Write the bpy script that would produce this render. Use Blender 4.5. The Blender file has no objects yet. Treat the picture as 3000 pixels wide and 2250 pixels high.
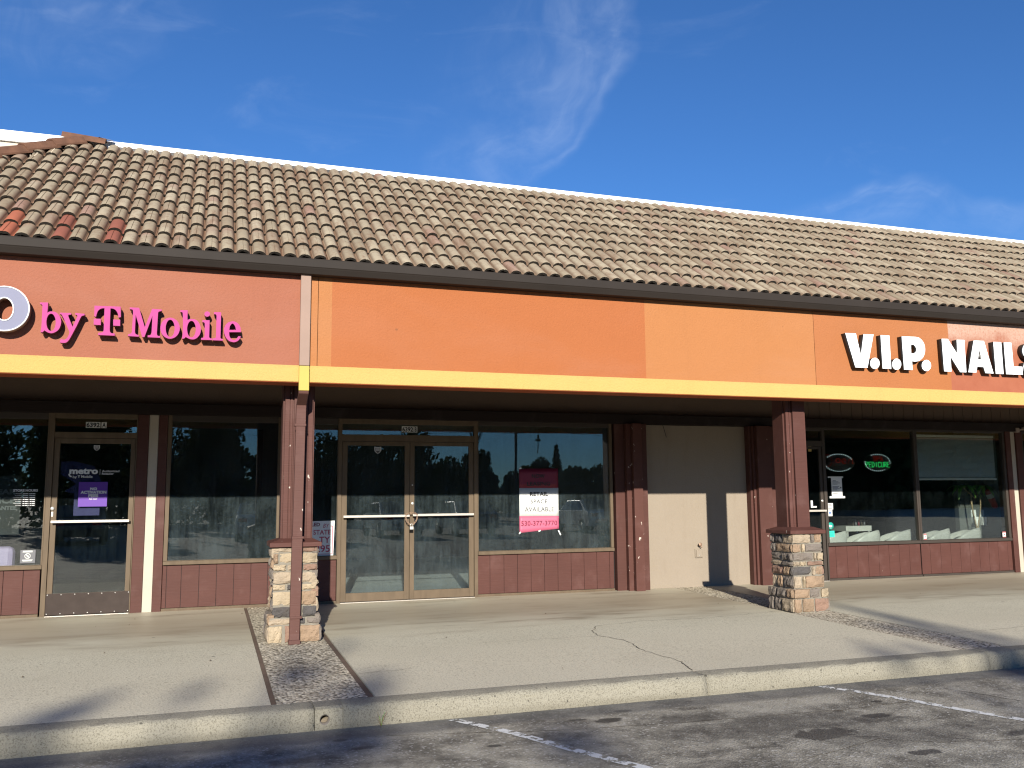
import bpy, bmesh, math, random
from mathutils import Vector, Matrix, noise
R = math.radians
SC = bpy.context.scene
COL = SC.collection
rnd = random.Random(11)

# ------------------------------------------------------------------ camera
cam_d = bpy.data.cameras.new('camera')
cam_d.sensor_width = 36.0
cam_d.lens = 31.286
cam_d.clip_start = 0.05
cam_d.clip_end = 2000
cam = bpy.data.objects.new('camera', cam_d)
COL.objects.link(cam)
yaw, pitch, roll = R(-18.6892), R(7.2147), R(-0.4942)
r0 = Vector((math.cos(yaw), math.sin(yaw), 0))
f0 = Vector((-math.sin(yaw) * math.cos(pitch), math.cos(yaw) * math.cos(pitch), math.sin(pitch)))
u0 = r0.cross(f0)
rr = math.cos(roll) * r0 + math.sin(roll) * u0
uu = -math.sin(roll) * r0 + math.cos(roll) * u0
m = Matrix((rr, uu, -f0)).transposed().to_4x4()
m.translation = Vector((0, 0, 1.41))
cam.matrix_world = m
SC.camera = cam

# ------------------------------------------------------------------ node helper
class NT:
    def __init__(s, tree):
        s.t = tree; s.n = tree.nodes; s.l = tree.links
    def add(s, typ, inp=None, **kw):
        nd = s.n.new(typ)
        for k, v in kw.items(): setattr(nd, k, v)
        for k, v in (inp or {}).items():
            sk = nd.inputs[k]
            if hasattr(v, 'is_output') or isinstance(v, bpy.types.NodeSocket): s.l.new(v, sk)
            else:
                if isinstance(v, tuple) and len(v) == 3 and sk.type == 'RGBA': v = v + (1,)
                sk.default_value = v
        return nd
    def math(s, op, a, b=None, c=None, clamp=False):
        d = {0: a}
        if b is not None: d[1] = b
        if c is not None: d[2] = c
        return s.add('ShaderNodeMath', d, operation=op, use_clamp=clamp).outputs[0]
    def vdot(s, a, b):
        return s.add('ShaderNodeVectorMath', {0: a, 1: b}, operation='DOT_PRODUCT').outputs['Value']
    def mix(s, f, a, b, mode='MIX'):
        return s.add('ShaderNodeMix', {0: f, 6: a, 7: b}, data_type='RGBA', blend_type=mode).outputs[2]
    def smooth(s, v, a, b, lo=0.0, hi=1.0):
        return s.add('ShaderNodeMapRange', {0: v, 1: a, 2: b, 3: lo, 4: hi}, interpolation_type='SMOOTHSTEP').outputs[0]
    def lin(s, v, a, b, lo=0.0, hi=1.0):
        return s.add('ShaderNodeMapRange', {0: v, 1: a, 2: b, 3: lo, 4: hi}).outputs[0]
    def noise(s, vec, scale, detail=4.0, rough=0.55, dist=0.0):
        return s.add('ShaderNodeTexNoise', {'Vector': vec, 'Scale': scale, 'Detail': detail, 'Roughness': rough, 'Distortion': dist}).outputs[0]
    def scale(s, vec, v):
        return s.add('ShaderNodeVectorMath', {0: vec, 1: v}, operation='MULTIPLY').outputs[0]
    def sep(s, vec):
        o = s.add('ShaderNodeSeparateXYZ', {0: vec}).outputs
        return o[0], o[1], o[2]
    def comb(s, x, y, z):
        return s.add('ShaderNodeCombineXYZ', {0: x, 1: y, 2: z}).outputs[0]

# ------------------------------------------------------------------ world, sun, exposure
SUN = Vector((-0.198, -1.0, 0.361)).normalized()          # towards the sun
SUN_EL = math.asin(SUN.z)
SUN_AZ = math.atan2(SUN.x, SUN.y)                        # clockwise from +Y
w = bpy.data.worlds.new('World'); SC.world = w; w.use_nodes = True
W = NT(w.node_tree); W.n.clear()
sky = W.add('ShaderNodeTexSky', sky_type='NISHITA', sun_disc=False)
sky.sun_elevation = SUN_EL; sky.sun_rotation = SUN_AZ % (2 * math.pi)
sky.altitude = 800; sky.air_density = 1.0; sky.dust_density = 0.0; sky.ozone_density = 3.0
P = W.add('ShaderNodeTexCoord').outputs['Generated']
# thin cirrus, laid out on the tangent plane of the sky north of the shops
cd = W.vdot(P, (0.29289, 0.86532, 0.40674))
cds = W.math('MAXIMUM', cd, 0.05)
cu = W.math('DIVIDE', W.vdot(P, (0.94721, -0.32061, 0.0)), cds)
cv = W.math('DIVIDE', W.vdot(P, (-0.1304, -0.38527, 0.91355)), cds)
front = W.smooth(cd, 0.2, 0.5)
def arc(cx, cy, rad, w_in, w_out, a0, a1, soft, seed, streak):
    dx = W.math('SUBTRACT', cu, cx); dy = W.math('SUBTRACT', cv, cy)
    r_ = W.math('SQRT', W.math('ADD', W.math('MULTIPLY', dx, dx), W.math('MULTIPLY', dy, dy)))
    an = W.math('ARCTAN2', dy, dx)
    wob = W.noise(W.comb(cu, cv, seed), 9.0, 3.0)
    r2 = W.math('ADD', r_, W.math('MULTIPLY', W.math('SUBTRACT', wob, 0.5), 0.09))
    band = W.math('MULTIPLY', W.smooth(r2, rad - w_in, rad), W.smooth(r2, rad + w_out, rad))
    ang = W.math('MULTIPLY', W.smooth(an, a0 - soft, a0 + soft), W.smooth(an, a1 + soft, a1 - soft))
    st = W.noise(W.comb(W.math('MULTIPLY', r2, W.math('MULTIPLY', streak, 3.0)), W.math('MULTIPLY', an, 0.55), seed), 1.9, 7.0, 0.55, 0.7)
    st = W.math('MULTIPLY', W.math('ADD', W.math('MULTIPLY', W.smooth(st, 0.30, 0.85), 0.75), 0.25), W.smooth(W.noise(W.comb(cu, cv, seed + 5.0), 11.0, 5.0, 0.6, 0.8), 0.30, 0.70, 0.15, 1.0))
    return W.math('MULTIPLY', W.math('MULTIPLY', band, ang), st)
c1 = arc(-0.075, 0.115, 0.19, 0.21, 0.020, R(-95), R(8), 0.35, 3.1, 5.0)
c2 = arc(-0.47, 0.30, 0.235, 0.2, 0.03, R(-115), R(-60), 0.3, 8.3, 6.0)
c3 = arc(0.45, -0.42, 0.335, 0.1, 0.02, R(64), R(112), 0.25, 14.7, 6.0)
gen = W.noise(W.comb(W.math('MULTIPLY', cu, 2.5), W.math('MULTIPLY', cv, 7.0), 2.0), 2.2, 7.0, 0.6, 0.8)
gen = W.math('MULTIPLY', W.smooth(gen, 0.55, 0.85), 0.08)
cl = W.math('MAXIMUM', W.math('MULTIPLY', c1, 0.20), W.math('MAXIMUM', W.math('MULTIPLY', c2, 0.20), W.math('MULTIPLY', c3, 0.22)))
cl = W.math('MULTIPLY', W.math('ADD', cl, gen), front, clamp=True)
tint = W.add('ShaderNodeMix', {0: 1.0, 6: sky.outputs[0], 7: (0.56, 0.98, 1.47, 1)}, data_type='RGBA', blend_type='MULTIPLY').outputs[2]
skyc = W.mix(cl, tint, (9.0, 10.4, 12.6, 1))
bg = W.add('ShaderNodeBackground', {0: skyc, 1: 0.060})
W.l.new(bg.outputs[0], W.add('ShaderNodeOutputWorld').inputs[0])

sl = bpy.data.lights.new('sun', 'SUN'); sl.energy = 5.0; sl.angle = R(0.53); sl.color = (1.0, 0.94, 0.83)
so = bpy.data.objects.new('sun', sl); COL.objects.link(so)
so.rotation_euler = (-SUN).to_track_quat('-Z', 'Y').to_euler()
so.location = (-20, -60, 40)
SC.view_settings.view_transform = 'Standard'
SC.view_settings.look = 'None'
SC.view_settings.exposure = 0.70
SC.view_settings.gamma = 1.0
SC.render.engine = 'CYCLES'
cy = SC.cycles
cy.use_denoising = True
cy.denoising_prefilter = 'ACCURATE'
cy.filter_width = 1.2
cy.max_bounces = 7; cy.diffuse_bounces = 2; cy.glossy_bounces = 4; cy.transmission_bounces = 6
cy.transparent_max_bounces = 24
cy.caustics_reflective = False; cy.caustics_refractive = False
cy.sample_clamp_indirect = 6.0

# ------------------------------------------------------------------ object helpers
WL = {}
def tag(o, label=None, cat=None, group=None, kind=None):
    if label: o['label'] = label
    if cat: o['category'] = cat
    if group: o['group'] = group
    if kind: o['kind'] = kind
    return o
def empty(name, loc, label=None, cat=None, group=None, kind=None, parent=None):
    o = bpy.data.objects.new(name, None); COL.objects.link(o)
    o.empty_display_size = 0.1
    loc = Vector(loc)
    if parent is not None:
        o.parent = parent; o.location = loc - WL[parent.name]
    else: o.location = loc
    WL[o.name] = loc
    return tag(o, label, cat, group, kind)
class MB:
    """collects shapes in world coordinates and links them as one mesh object"""
    def __init__(s): s.v = []; s.f = []; s.mi = []; s.sm = []
    def add(s, vs, fs, mi=0, sm=False):
        b = len(s.v); s.v += [tuple(p) for p in vs]
        for f in fs: s.f.append([b + i for i in f]); s.mi.append(mi); s.sm.append(sm)
        return s
    def box(s, x0, x1, y0, y1, z0, z1, mi=0):
        vs = [(x0, y0, z0), (x1, y0, z0), (x1, y1, z0), (x0, y1, z0), (x0, y0, z1), (x1, y0, z1), (x1, y1, z1), (x0, y1, z1)]
        return s.add(vs, [(0, 3, 2, 1), (4, 5, 6, 7), (0, 1, 5, 4), (1, 2, 6, 5), (2, 3, 7, 6), (3, 0, 4, 7)], mi)
    def prism_x(s, prof, x0, x1, mi=0):
        n = len(prof)
        vs = [(x0, y, z) for y, z in prof] + [(x1, y, z) for y, z in prof]
        fs = [(i, (i + 1) % n, n + (i + 1) % n, n + i) for i in range(n)]
        fs += [tuple(range(n))[::-1], tuple(range(n, 2 * n))]
        return s.add(vs, fs, mi)
    def poly_y(s, pts, y0, y1, mi=0):
        """polygon in x,z extruded from y0 to y1"""
        n = len(pts)
        vs = [(x, y0, z) for x, z in pts] + [(x, y1, z) for x, z in pts]
        fs = [(i, (i + 1) % n, n + (i + 1) % n, n + i) for i in range(n)]
        fs += [tuple(range(n)), tuple(range(n, 2 * n))[::-1]]
        return s.add(vs, fs, mi)
    def tube(s, pts, rad, n=10, mi=0, closed=False, cap=True):
        pts = [Vector(p) for p in pts]; N = len(pts)
        rads = rad if isinstance(rad, (list, tuple)) else [rad] * N
        prev = None; vs = []
        for i, p in enumerate(pts):
            if closed: t = pts[(i + 1) % N] - pts[i - 1]
            else: t = pts[min(i + 1, N - 1)] - pts[max(i - 1, 0)]
            t.normalize()
            if prev is None:
                a = Vector((0, 0, 1)) if abs(t.z) < 0.9 else Vector((1, 0, 0))
                nn = t.cross(a).normalized()
            else:
                nn = (prev - t * prev.dot(t)).normalized()
            prev = nn; bb = t.cross(nn)
            for k in range(n):
                a = 2 * math.pi * k / n
                vs.append(p + (nn * math.cos(a) + bb * math.sin(a)) * rads[i])
        fs = []
        for i in range(N if closed else N - 1):
            j = (i + 1) % N
            for k in range(n):
                fs.append((i * n + k, i * n + (k + 1) % n, j * n + (k + 1) % n, j * n + k))
        b = len(s.v); s.add(vs, fs, mi, True)
        if cap and not closed:
            s.f.append([b + k for k in range(n)][::-1]); s.mi.append(mi); s.sm.append(False)
            s.f.append([b + (N - 1) * n + k for k in range(n)]); s.mi.append(mi); s.sm.append(False)
        return s
    def lathe(s, prof, c, n=20, mi=0, axis='z'):
        vs = []
        for r_, h in prof:
            for k in range(n):
                a = 2 * math.pi * k / n
                q = (r_ * math.cos(a), r_ * math.sin(a), h)
                if axis == 'y': q = (q[0], q[2], q[1])
                elif axis == 'x': q = (q[2], q[0], q[1])
                vs.append((c[0] + q[0], c[1] + q[1], c[2] + q[2]))
        fs = []
        for i in range(len(prof) - 1):
            for k in range(n):
                fs.append((i * n + k, i * n + (k + 1) % n, (i + 1) * n + (k + 1) % n, (i + 1) * n + k))
        return s.add(vs, fs, mi, True)
    def build(s, name, mats, parent=None, label=None, bevel=0, fix=True, cat=None, group=None, kind=None):
        v = s.v
        lo = [min(p[i] for p in v) for i in range(3)]; hi = [max(p[i] for p in v) for i in range(3)]
        c = Vector([(lo[i] + hi[i]) / 2 for i in range(3)])
        if parent is None: c.z = lo[2]
        me = bpy.data.meshes.new(name)
        me.from_pydata([(p[0] - c.x, p[1] - c.y, p[2] - c.z) for p in v], [], s.f)
        for mt in (mats if isinstance(mats, (list, tuple)) else [mats]): me.materials.append(mt)
        me.polygons.foreach_set('material_index', s.mi)
        me.polygons.foreach_set('use_smooth', s.sm)
        if fix:
            bm = bmesh.new(); bm.from_mesh(me)
            bmesh.ops.recalc_face_normals(bm, faces=bm.faces); bm.to_mesh(me); bm.free()
        me.update()
        return link(name, me, c, parent, label, bevel, cat, group, kind)
def link(name, me, c, parent=None, label=None, bevel=0, cat=None, group=None, kind=None):
    o = bpy.data.objects.new(name, me); COL.objects.link(o)
    c = Vector(c)
    if parent is not None:
        o.parent = parent; o.location = c - WL[parent.name]
    else: o.location = c
    WL[o.name] = c
    if bevel:
        b = o.modifiers.new('edge', 'BEVEL'); b.width = bevel; b.segments = 2; b.limit_method = 'ANGLE'; b.angle_limit = R(50)
    return tag(o, label, cat, group, kind)
def box(name, mat, parent, x0, x1, y0, y1, z0, z1, label=None, bevel=0.003, **k):
    return MB().box(x0, x1, y0, y1, z0, z1).build(name, mat, parent, label, bevel, **k)
def shape_mesh(contours, y0, depth):
    """flat outline with holes (x,z) made solid: front at y0, going back by depth -> bmesh data"""
    cu_ = bpy.data.curves.new('outline', 'CURVE'); cu_.dimensions = '2D'; cu_.fill_mode = 'BOTH'
    cu_.extrude = depth / 2
    for c in contours:
        sp = cu_.splines.new('POLY'); sp.points.add(len(c) - 1); sp.use_cyclic_u = True
        for p, q in zip(sp.points, c): p.co = (q[0], q[1], 0, 1)
    o = bpy.data.objects.new('outline', cu_); COL.objects.link(o)
    dg = bpy.context.evaluated_depsgraph_get(); dg.update()
    me = bpy.data.meshes.new_from_object(o.evaluated_get(dg))
    bpy.data.objects.remove(o); bpy.data.curves.remove(cu_)
    for v in me.vertices:
        x, z, d = v.co; v.co = (x, y0 + depth / 2 - d, z)
    bm = bmesh.new(); bm.from_mesh(me); bmesh.ops.remove_doubles(bm, verts=bm.verts, dist=1e-5)
    bmesh.ops.recalc_face_normals(bm, faces=bm.faces); bm.to_mesh(me); bm.free()
    return me
def text_part(parent, s, x0, x1, z0, z1, y, mat, bold=0.0, shear=0.0, name='lettering', depth=0.0015, spacing=1.0, label=None):
    """flat lettering filling the box x0..x1, z0..z1 on the plane y"""
    cu_ = bpy.data.curves.new('txt', 'FONT'); cu_.body = s; cu_.size = 1.0; cu_.offset = bold; cu_.shear = shear
    cu_.space_character = spacing; cu_.resolution_u = 3; cu_.extrude = 0.01
    o = bpy.data.objects.new('txt', cu_); COL.objects.link(o)
    dg = bpy.context.evaluated_depsgraph_get(); dg.update()
    me = bpy.data.meshes.new_from_object(o.evaluated_get(dg))
    bpy.data.objects.remove(o); bpy.data.curves.remove(cu_)
    xs = [v.co.x for v in me.vertices]; ys = [v.co.y for v in me.vertices]
    a0, a1, b0, b1 = min(xs), max(xs), min(ys), max(ys)
    c = Vector(((x0 + x1) / 2, y, (z0 + z1) / 2))
    for v in me.vertices:
        v.co = ((v.co.x - a0) / (a1 - a0) * (x1 - x0) + x0 - c.x, -v.co.z / 0.01 * depth / 2 , (v.co.y - b0) / (b1 - b0) * (z1 - z0) + z0 - c.z)
    bm = bmesh.new(); bm.from_mesh(me); bmesh.ops.recalc_face_normals(bm, faces=bm.faces); bm.to_mesh(me); bm.free()
    me.materials.clear(); me.materials.append(mat)
    return link(name, me, c, parent, label)

# ------------------------------------------------------------------ materials
def newmat(name):
    mt = bpy.data.materials.new(name); mt.use_nodes = True
    T = NT(mt.node_tree); T.n.clear()
    out = T.add('ShaderNodeOutputMaterial')
    return mt, T, out
def principled(T, out, col, rough=0.7, bump=None, bstr=0.3, bdist=0.01, metal=0.0, spec=0.4, **kw):
    inp = {'Base Color': col, 'Roughness': rough, 'Metallic': metal, 'Specular IOR Level': spec}
    inp.update(kw)
    if bump is not None:
        inp['Normal'] = T.add('ShaderNodeBump', {'Height': bump, 'Strength': bstr, 'Distance': bdist}).outputs[0]
    b = T.add('ShaderNodeBsdfPrincipled', inp)
    T.l.new(b.outputs[0], out.inputs[0])
    return b
def pos(T): return T.add('ShaderNodeNewGeometry').outputs['Position']
def simple(name, col, rough=0.6, var=0.12, nscale=6.0, bstr=0.0, bscale=120.0, metal=0.0, spec=0.4, stretch=(1, 1, 1)):
    mt, T, out = newmat(name)
    p = T.scale(pos(T), stretch)
    n = T.noise(p, nscale, 5.0)
    c = T.mix(n, tuple(max(0, k * (1 - var * 2)) for k in col) + (1,), tuple(min(1, k * (1 + var * 2)) for k in col) + (1,))
    b = T.noise(p, bscale, 3.0) if bstr else None
    principled(T, out, c, rough, b, bstr, 0.004, metal, spec)
    return mt
def stucco(name, col, var=0.05, dirt=0.0, bstr=0.6, fade=0.12, streak=0.0):
    mt, T, out = newmat(name); p = pos(T)
    n = T.noise(p, 1.3, 5.0, 0.6)
    n2 = T.noise(p, 70.0, 3.0)
    c = T.mix(n, tuple(k * (1 - var) for k in col) + (1,), tuple(min(1, k * (1 + var)) for k in col) + (1,))
    c = T.mix(T.smooth(n2, 0.35, 0.75, 0.0, 0.16), c, tuple(k * 0.7 for k in col) + (1,))
    fd = T.noise(T.scale(p, (0.5, 0.5, 1.1)), 1.0, 5.0, 0.6, 0.5)
    c = T.mix(T.smooth(fd, 0.42, 0.72, 0.0, fade), c, tuple(min(1, k * 0.85 + 0.10) for k in col) + (1,))
    if streak:
        sk = T.noise(T.scale(p, (11.0, 11.0, 0.45)), 1.0, 5.0, 0.62)
        c = T.mix(T.smooth(sk, 0.52, 0.78, 0.0, streak), c, tuple(k * 0.55 for k in col) + (1,))
        sp = T.noise(p, 13.0, 2.0, 0.4)
        c = T.mix(T.smooth(sp, 0.80, 0.82, 0.0, 0.4), c, (0.08, 0.05, 0.03, 1))
    if dirt:
        d = T.noise(T.scale(p, (3.0, 3.0, 0.7)), 2.2, 6.0, 0.65)
        c = T.mix(T.smooth(d, 0.5, 0.8, 0.0, dirt), c, (0.16, 0.11, 0.07, 1))
    hg = T.math('ADD', T.noise(p, 42.0, 5.0, 0.72), T.math('MULTIPLY', T.noise(p, 1.7, 2.0), 2.6))
    principled(T, out, c, 0.88, hg, min(1.0, bstr * 1.35), 0.010, 0, 0.2)
    return mt
def wood(name, col, chips=0.0, horizontal=True, rough=0.55, var=0.1):
    """rough-sawn painted board, saw marks across, a few chips to pale wood"""
    mt, T, out = newmat(name); p = pos(T)
    saw = T.noise(T.scale(p, (3, 3, 90) if horizontal else (90, 90, 3)), 1.2, 3.0, 0.6)
    n = T.noise(p, 2.2, 5.0, 0.6)
    c = T.mix(n, tuple(k * (1 - var * 1.5) for k in col) + (1,), tuple(min(1, k * (1 + var * 1.5)) for k in col) + (1,))
    c = T.mix(T.smooth(saw, 0.3, 0.8, 0.0, 0.25), c, tuple(k * 0.6 for k in col) + (1,))
    fade = T.noise(T.scale(p, (2.5, 2.5, 2.0)), 1.7, 4.0)
    c = T.mix(T.smooth(fade, 0.50, 0.78, 0.0, 0.28), c, tuple(min(1, k * 1.45 + 0.045) for k in col) + (1,))
    if chips:
        ch = T.noise(T.scale(p, (1, 1, 0.6)), 21.0, 2.0, 0.5)
        c = T.mix(T.smooth(ch, 0.8 - chips, 0.815 - chips), c, (0.5, 0.42, 0.36, 1))
    principled(T, out, c, max(rough, .62), saw, 0.5, 0.005, 0, 0.2)
    return mt
def glass(name, tint=(0.86, 0.9, 0.88), gain=1.3, dust=0.05, dustcol=(0.30, 0.42, 0.44), streak=True, base=0.0):
    mt, T, out = newmat(name); p = pos(T)
    fr = T.add('ShaderNodeFresnel', {'IOR': 1.5}).outputs[0]
    fac = T.math('MULTIPLY', fr, gain, clamp=True)
    wav = T.noise(T.scale(p, (0.9, 0.9, 0.7)), 1.1, 2.0)
    nrm = T.add('ShaderNodeBump', {'Height': wav, 'Strength': 0.035, 'Distance': 0.02}).outputs[0]
    tr = T.add('ShaderNodeBsdfTransparent', {0: tint}).outputs[0]
    gl = T.add('ShaderNodeBsdfGlossy', {'Color': (1, 1, 1), 'Roughness': 0.0, 'Normal': nrm}).outputs[0]
    sh = T.add('ShaderNodeMixShader', {0: fac, 1: tr, 2: gl}).outputs[0]
    if dust:
        a = T.noise(p, 2.1, 6.0, 0.65)
        b = T.noise(T.scale(p, (9, 9, 0.9)), 2.3, 5.0, 0.6)
        c = T.noise(p, 26.0, 5.0, 0.7, 1.5)
        d = T.math('ADD', T.math('MULTIPLY', a, 0.45), T.math('ADD', T.math('MULTIPLY', b, 0.3), T.math('MULTIPLY', c, 0.25)))
        d = T.math('ADD', T.smooth(d, 0.38, 0.68, base, dust), 0.0)
        df = T.add('ShaderNodeBsdfDiffuse', {0: dustcol}).outputs[0]
        sh = T.add('ShaderNodeMixShader', {0: d, 1: sh, 2: df}).outputs[0]
    T.l.new(sh, out.inputs[0])
    return mt
M = {}
M['orange_clay'] = stucco('terracotta stucco', (0.305, 0.112, 0.067), 0.05, 0, .7, .12, .07)
M['orange_red'] = stucco('red orange stucco', (0.345, 0.115, 0.042), 0.04, 0, .7, .12, .07)
M['orange_light'] = stucco('light orange stucco', (0.375, 0.155, 0.058), 0.04, 0, .7, .12, .07)
M['orange_deep'] = stucco('deep orange stucco', (0.350, 0.130, 0.048), 0.05, 0, .7, .12, .09)
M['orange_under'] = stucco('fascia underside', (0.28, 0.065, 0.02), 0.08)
M['yellow'] = stucco('yellow stucco band', (0.47, 0.335, 0.11), 0.04, 0.05, .7, .10, .12)
M['beige'] = stucco('beige stucco', (0.27, 0.225, 0.175), 0.05, 0.2, 0.3, .12, .12)
M['parapet'] = stucco('cream parapet stucco', (0.60, 0.52, 0.42), 0.04, 0.05, 0.3)
M['cream'] = simple('cream painted trim', (0.43, 0.38, 0.31), 0.6, 0.04, 3, 0.15, 90)
M['coping'] = simple('white metal coping', (0.82, 0.82, 0.80), 0.4, 0.02, 2)
M['brown'] = wood('maroon brown rough board', (0.082, 0.034, 0.027), 0.03)
M['brown_plank'] = wood('maroon brown siding', (0.086, 0.035, 0.028), 0.035, True, 0.5, 0.14)
M['brown_chip'] = wood('chipped maroon board', (0.092, 0.038, 0.030), 0.09)
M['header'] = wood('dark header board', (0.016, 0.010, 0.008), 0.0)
M['siding_beige'] = stucco('brown beige siding', (0.15, 0.105, 0.075), 0.06, 0.1, 0.3)
M['soffit'] = stucco('soffit', (0.09, 0.06, 0.045), 0.05)
M['gutter'] = simple('dark brown gutter metal', (0.030, 0.0245, 0.021), 0.6, 0.08, 3, metal=0.0, spec=0.1)
M['pipe'] = wood('maroon downspout paint', (0.10, 0.046, 0.037), 0.05, True, 0.4, 0.1)
M['pipe_beige'] = simple('beige downspout paint', (0.27, 0.18, 0.138), 0.65, 0.06, 4)
M['pipe_yellow'] = simple('yellow downspout paint', (0.44, 0.33, 0.07), 0.65, 0.05, 4)
M['bronze'] = simple('tan bronze frame', (0.118, 0.086, 0.056), 0.62, 0.16, 4, 0.1, 60, 0.0, 0.2, (4, 4, 1))
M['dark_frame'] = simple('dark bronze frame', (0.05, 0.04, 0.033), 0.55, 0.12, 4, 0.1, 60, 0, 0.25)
M['kickplate'] = simple('brown kick plate', (0.050, 0.038, 0.033), 0.7, 0.14, 8, 0.15, 30, spec=0.12)
M['alu'] = simple('pale push bar', (0.55, 0.50, 0.44), 0.35, 0.06, 6, metal=0.3, spec=0.5)
M['steel'] = simple('worn steel', (0.62, 0.60, 0.56), 0.35, 0.1, 20, metal=0.6)
M['chain'] = simple('rusty chain', (0.30, 0.20, 0.14), 0.5, 0.25, 40, metal=0.4)
M['black'] = simple('black', (0.012, 0.011, 0.011), 0.5, 0.05, 5)
M['white'] = simple('white plastic', (0.80, 0.80, 0.78), 0.45, 0.02, 5)
M['letter_white'] = simple('white letter face', (0.84, 0.86, 0.88), 0.6, 0.01, 3, spec=0.2)
M['letter_side'] = simple('black letter return', (0.018, 0.016, 0.015), 0.45, 0.1, 9)
M['pink'] = simple('pink letter face', (0.40, 0.055, 0.205), 0.6, 0.05, 5, spec=0.15)
M['pink_side'] = simple('dark magenta letter return', (0.07, 0.008, 0.022), 0.4, 0.1, 9)
M['lavender'] = simple('lavender letter face', (0.205, 0.21, 0.285), 0.6, 0.05, 2.5, spec=0.12)
M['metal_side'] = simple('grey letter return', (0.30, 0.24, 0.20), 0.5, 0.1, 4)
M['glass_a'] = glass('clean shop glass', gain=1.7, dust=0.012)
M['glass_dirty'] = glass('dusty shop glass', (0.80, 0.84, 0.84), 1.25, 0.10, (0.21, 0.275, 0.295), True, 0.012)
M['glass_c'] = glass('salon glass', gain=0.42, dust=0.006)
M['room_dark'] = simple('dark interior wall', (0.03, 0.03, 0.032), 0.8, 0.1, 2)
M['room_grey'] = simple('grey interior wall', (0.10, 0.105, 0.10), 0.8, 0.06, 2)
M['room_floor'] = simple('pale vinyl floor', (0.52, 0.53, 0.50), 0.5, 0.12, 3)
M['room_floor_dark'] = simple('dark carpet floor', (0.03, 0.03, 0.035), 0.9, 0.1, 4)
M['paper'] = simple('white paper', (0.62, 0.63, 0.61), 0.6, 0.02, 4)
M['ink'] = simple('black ink', (0.02, 0.02, 0.022), 0.6, 0.02, 4)
M['ink_grey'] = simple('grey ink', (0.075, 0.075, 0.08), 0.6, 0.02, 4)
M['maroon_print'] = simple('maroon print', (0.155, 0.010, 0.030), 0.5, 0.05, 4)
M['pink_print'] = simple('pink print', (0.52, 0.115, 0.19), 0.5, 0.03, 4)
M['maroon_ink'] = simple('maroon ink', (0.13, 0.01, 0.035), 0.6, 0.03, 4)
M['red_ink'] = simple('faded red ink', (0.36, 0.03, 0.07), 0.6, 0.1, 4)
M['purple'] = simple('purple print', (0.085, 0.018, 0.26), 0.5, 0.05, 4)
M['navy'] = simple('navy blue print', (0.018, 0.012, 0.11), 0.5, 0.1, 3)
M['silver_ink'] = simple('silver vinyl', (0.62, 0.62, 0.62), 0.5, 0.02, 4)
M['dim_ink'] = simple('dim poster ink', (0.12, 0.12, 0.13), 0.6, 0.02, 4)
M['lilac'] = simple('lilac plastic', (0.38, 0.30, 0.50), 0.5, 0.04, 2)
M['teal'] = simple('teal sticker', (0.02, 0.33, 0.26), 0.5, 0.05, 5)
M['teal_light'] = simple('light teal sticker', (0.03, 0.50, 0.38), 0.5, 0.05, 5)
M['sticker_blue'] = simple('blue sticker ink', (0.06, 0.16, 0.42), 0.5, 0.05, 5)
M['sticker_red'] = simple('red sticker ink', (0.50, 0.03, 0.04), 0.5, 0.05, 5)
M['tub'] = simple('white glazed shell', (0.42, 0.41, 0.39), 0.4, 0.12, 5)
M['red_paint'] = simple('red extinguisher paint', (0.55, 0.02, 0.03), 0.3, 0.05, 4)
M['leaf_room'] = simple('house plant leaf', (0.16, 0.34, 0.06), 0.45, 0.3, 25)
M['stem'] = simple('pale plant stem', (0.38, 0.28, 0.17), 0.7, 0.15, 20)
M['blind'] = simple('white blind slat', (0.78, 0.80, 0.77), 0.5, 0.03, 4)
M['mortar'] = simple('grey mortar', (0.20, 0.18, 0.145), 0.9, 0.15, 14, 0.6, 60)
M['bark'] = simple('bark', (0.10, 0.075, 0.055), 0.9, 0.25, 6, 0.6, 25)
M['rubber'] = simple('tyre rubber', (0.02, 0.02, 0.02), 0.8, 0.1, 8)
M['pole'] = simple('weathered pole timber', (0.10, 0.08, 0.065), 0.85, 0.2, 5)
M['far_foliage'] = simple('far foliage', (0.045, 0.07, 0.03), 0.9, 0.4, 0.8)
def emis(name, col, st):
    mt, T, out = newmat(name)
    T.l.new(T.add('ShaderNodeEmission', {0: col, 1: st}).outputs[0], out.inputs[0]); return mt
M['led_green'] = emis('green neon', (0.03, 0.75, 0.16), 0.55)
M['led_red'] = emis('red neon, nearly off', (0.75, 0.06, 0.03), 0.13)
M['led_white'] = emis('white led dot', (0.75, 0.95, 1.0), 0.7)
def leafmat(name, a, b):
    mt, T, out = newmat(name)
    n = T.noise(pos(T), 1.6, 4.0)
    rn = T.add('ShaderNodeNewGeometry').outputs['Random Per Island']
    c = T.mix(T.math('ADD', T.math('MULTIPLY', n, 0.6), T.math('MULTIPLY', rn, 0.4)), a + (1,), b + (1,))
    d = T.add('ShaderNodeBsdfDiffuse', {0: c}).outputs[0]
    t = T.add('ShaderNodeBsdfTranslucent', {0: c}).outputs[0]
    T.l.new(T.add('ShaderNodeMixShader', {0: 0.22, 1: d, 2: t}).outputs[0], out.inputs[0]); return mt
M['leaves'] = leafmat('tree leaves', (0.022, 0.038, 0.012), (0.065, 0.085, 0.028))
M['needles'] = leafmat('conifer needles', (0.02, 0.045, 0.02), (0.05, 0.085, 0.03))
def carpaint(name, c): return simple(name, c, 0.25, 0.02, 3, spec=0.6)

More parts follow.
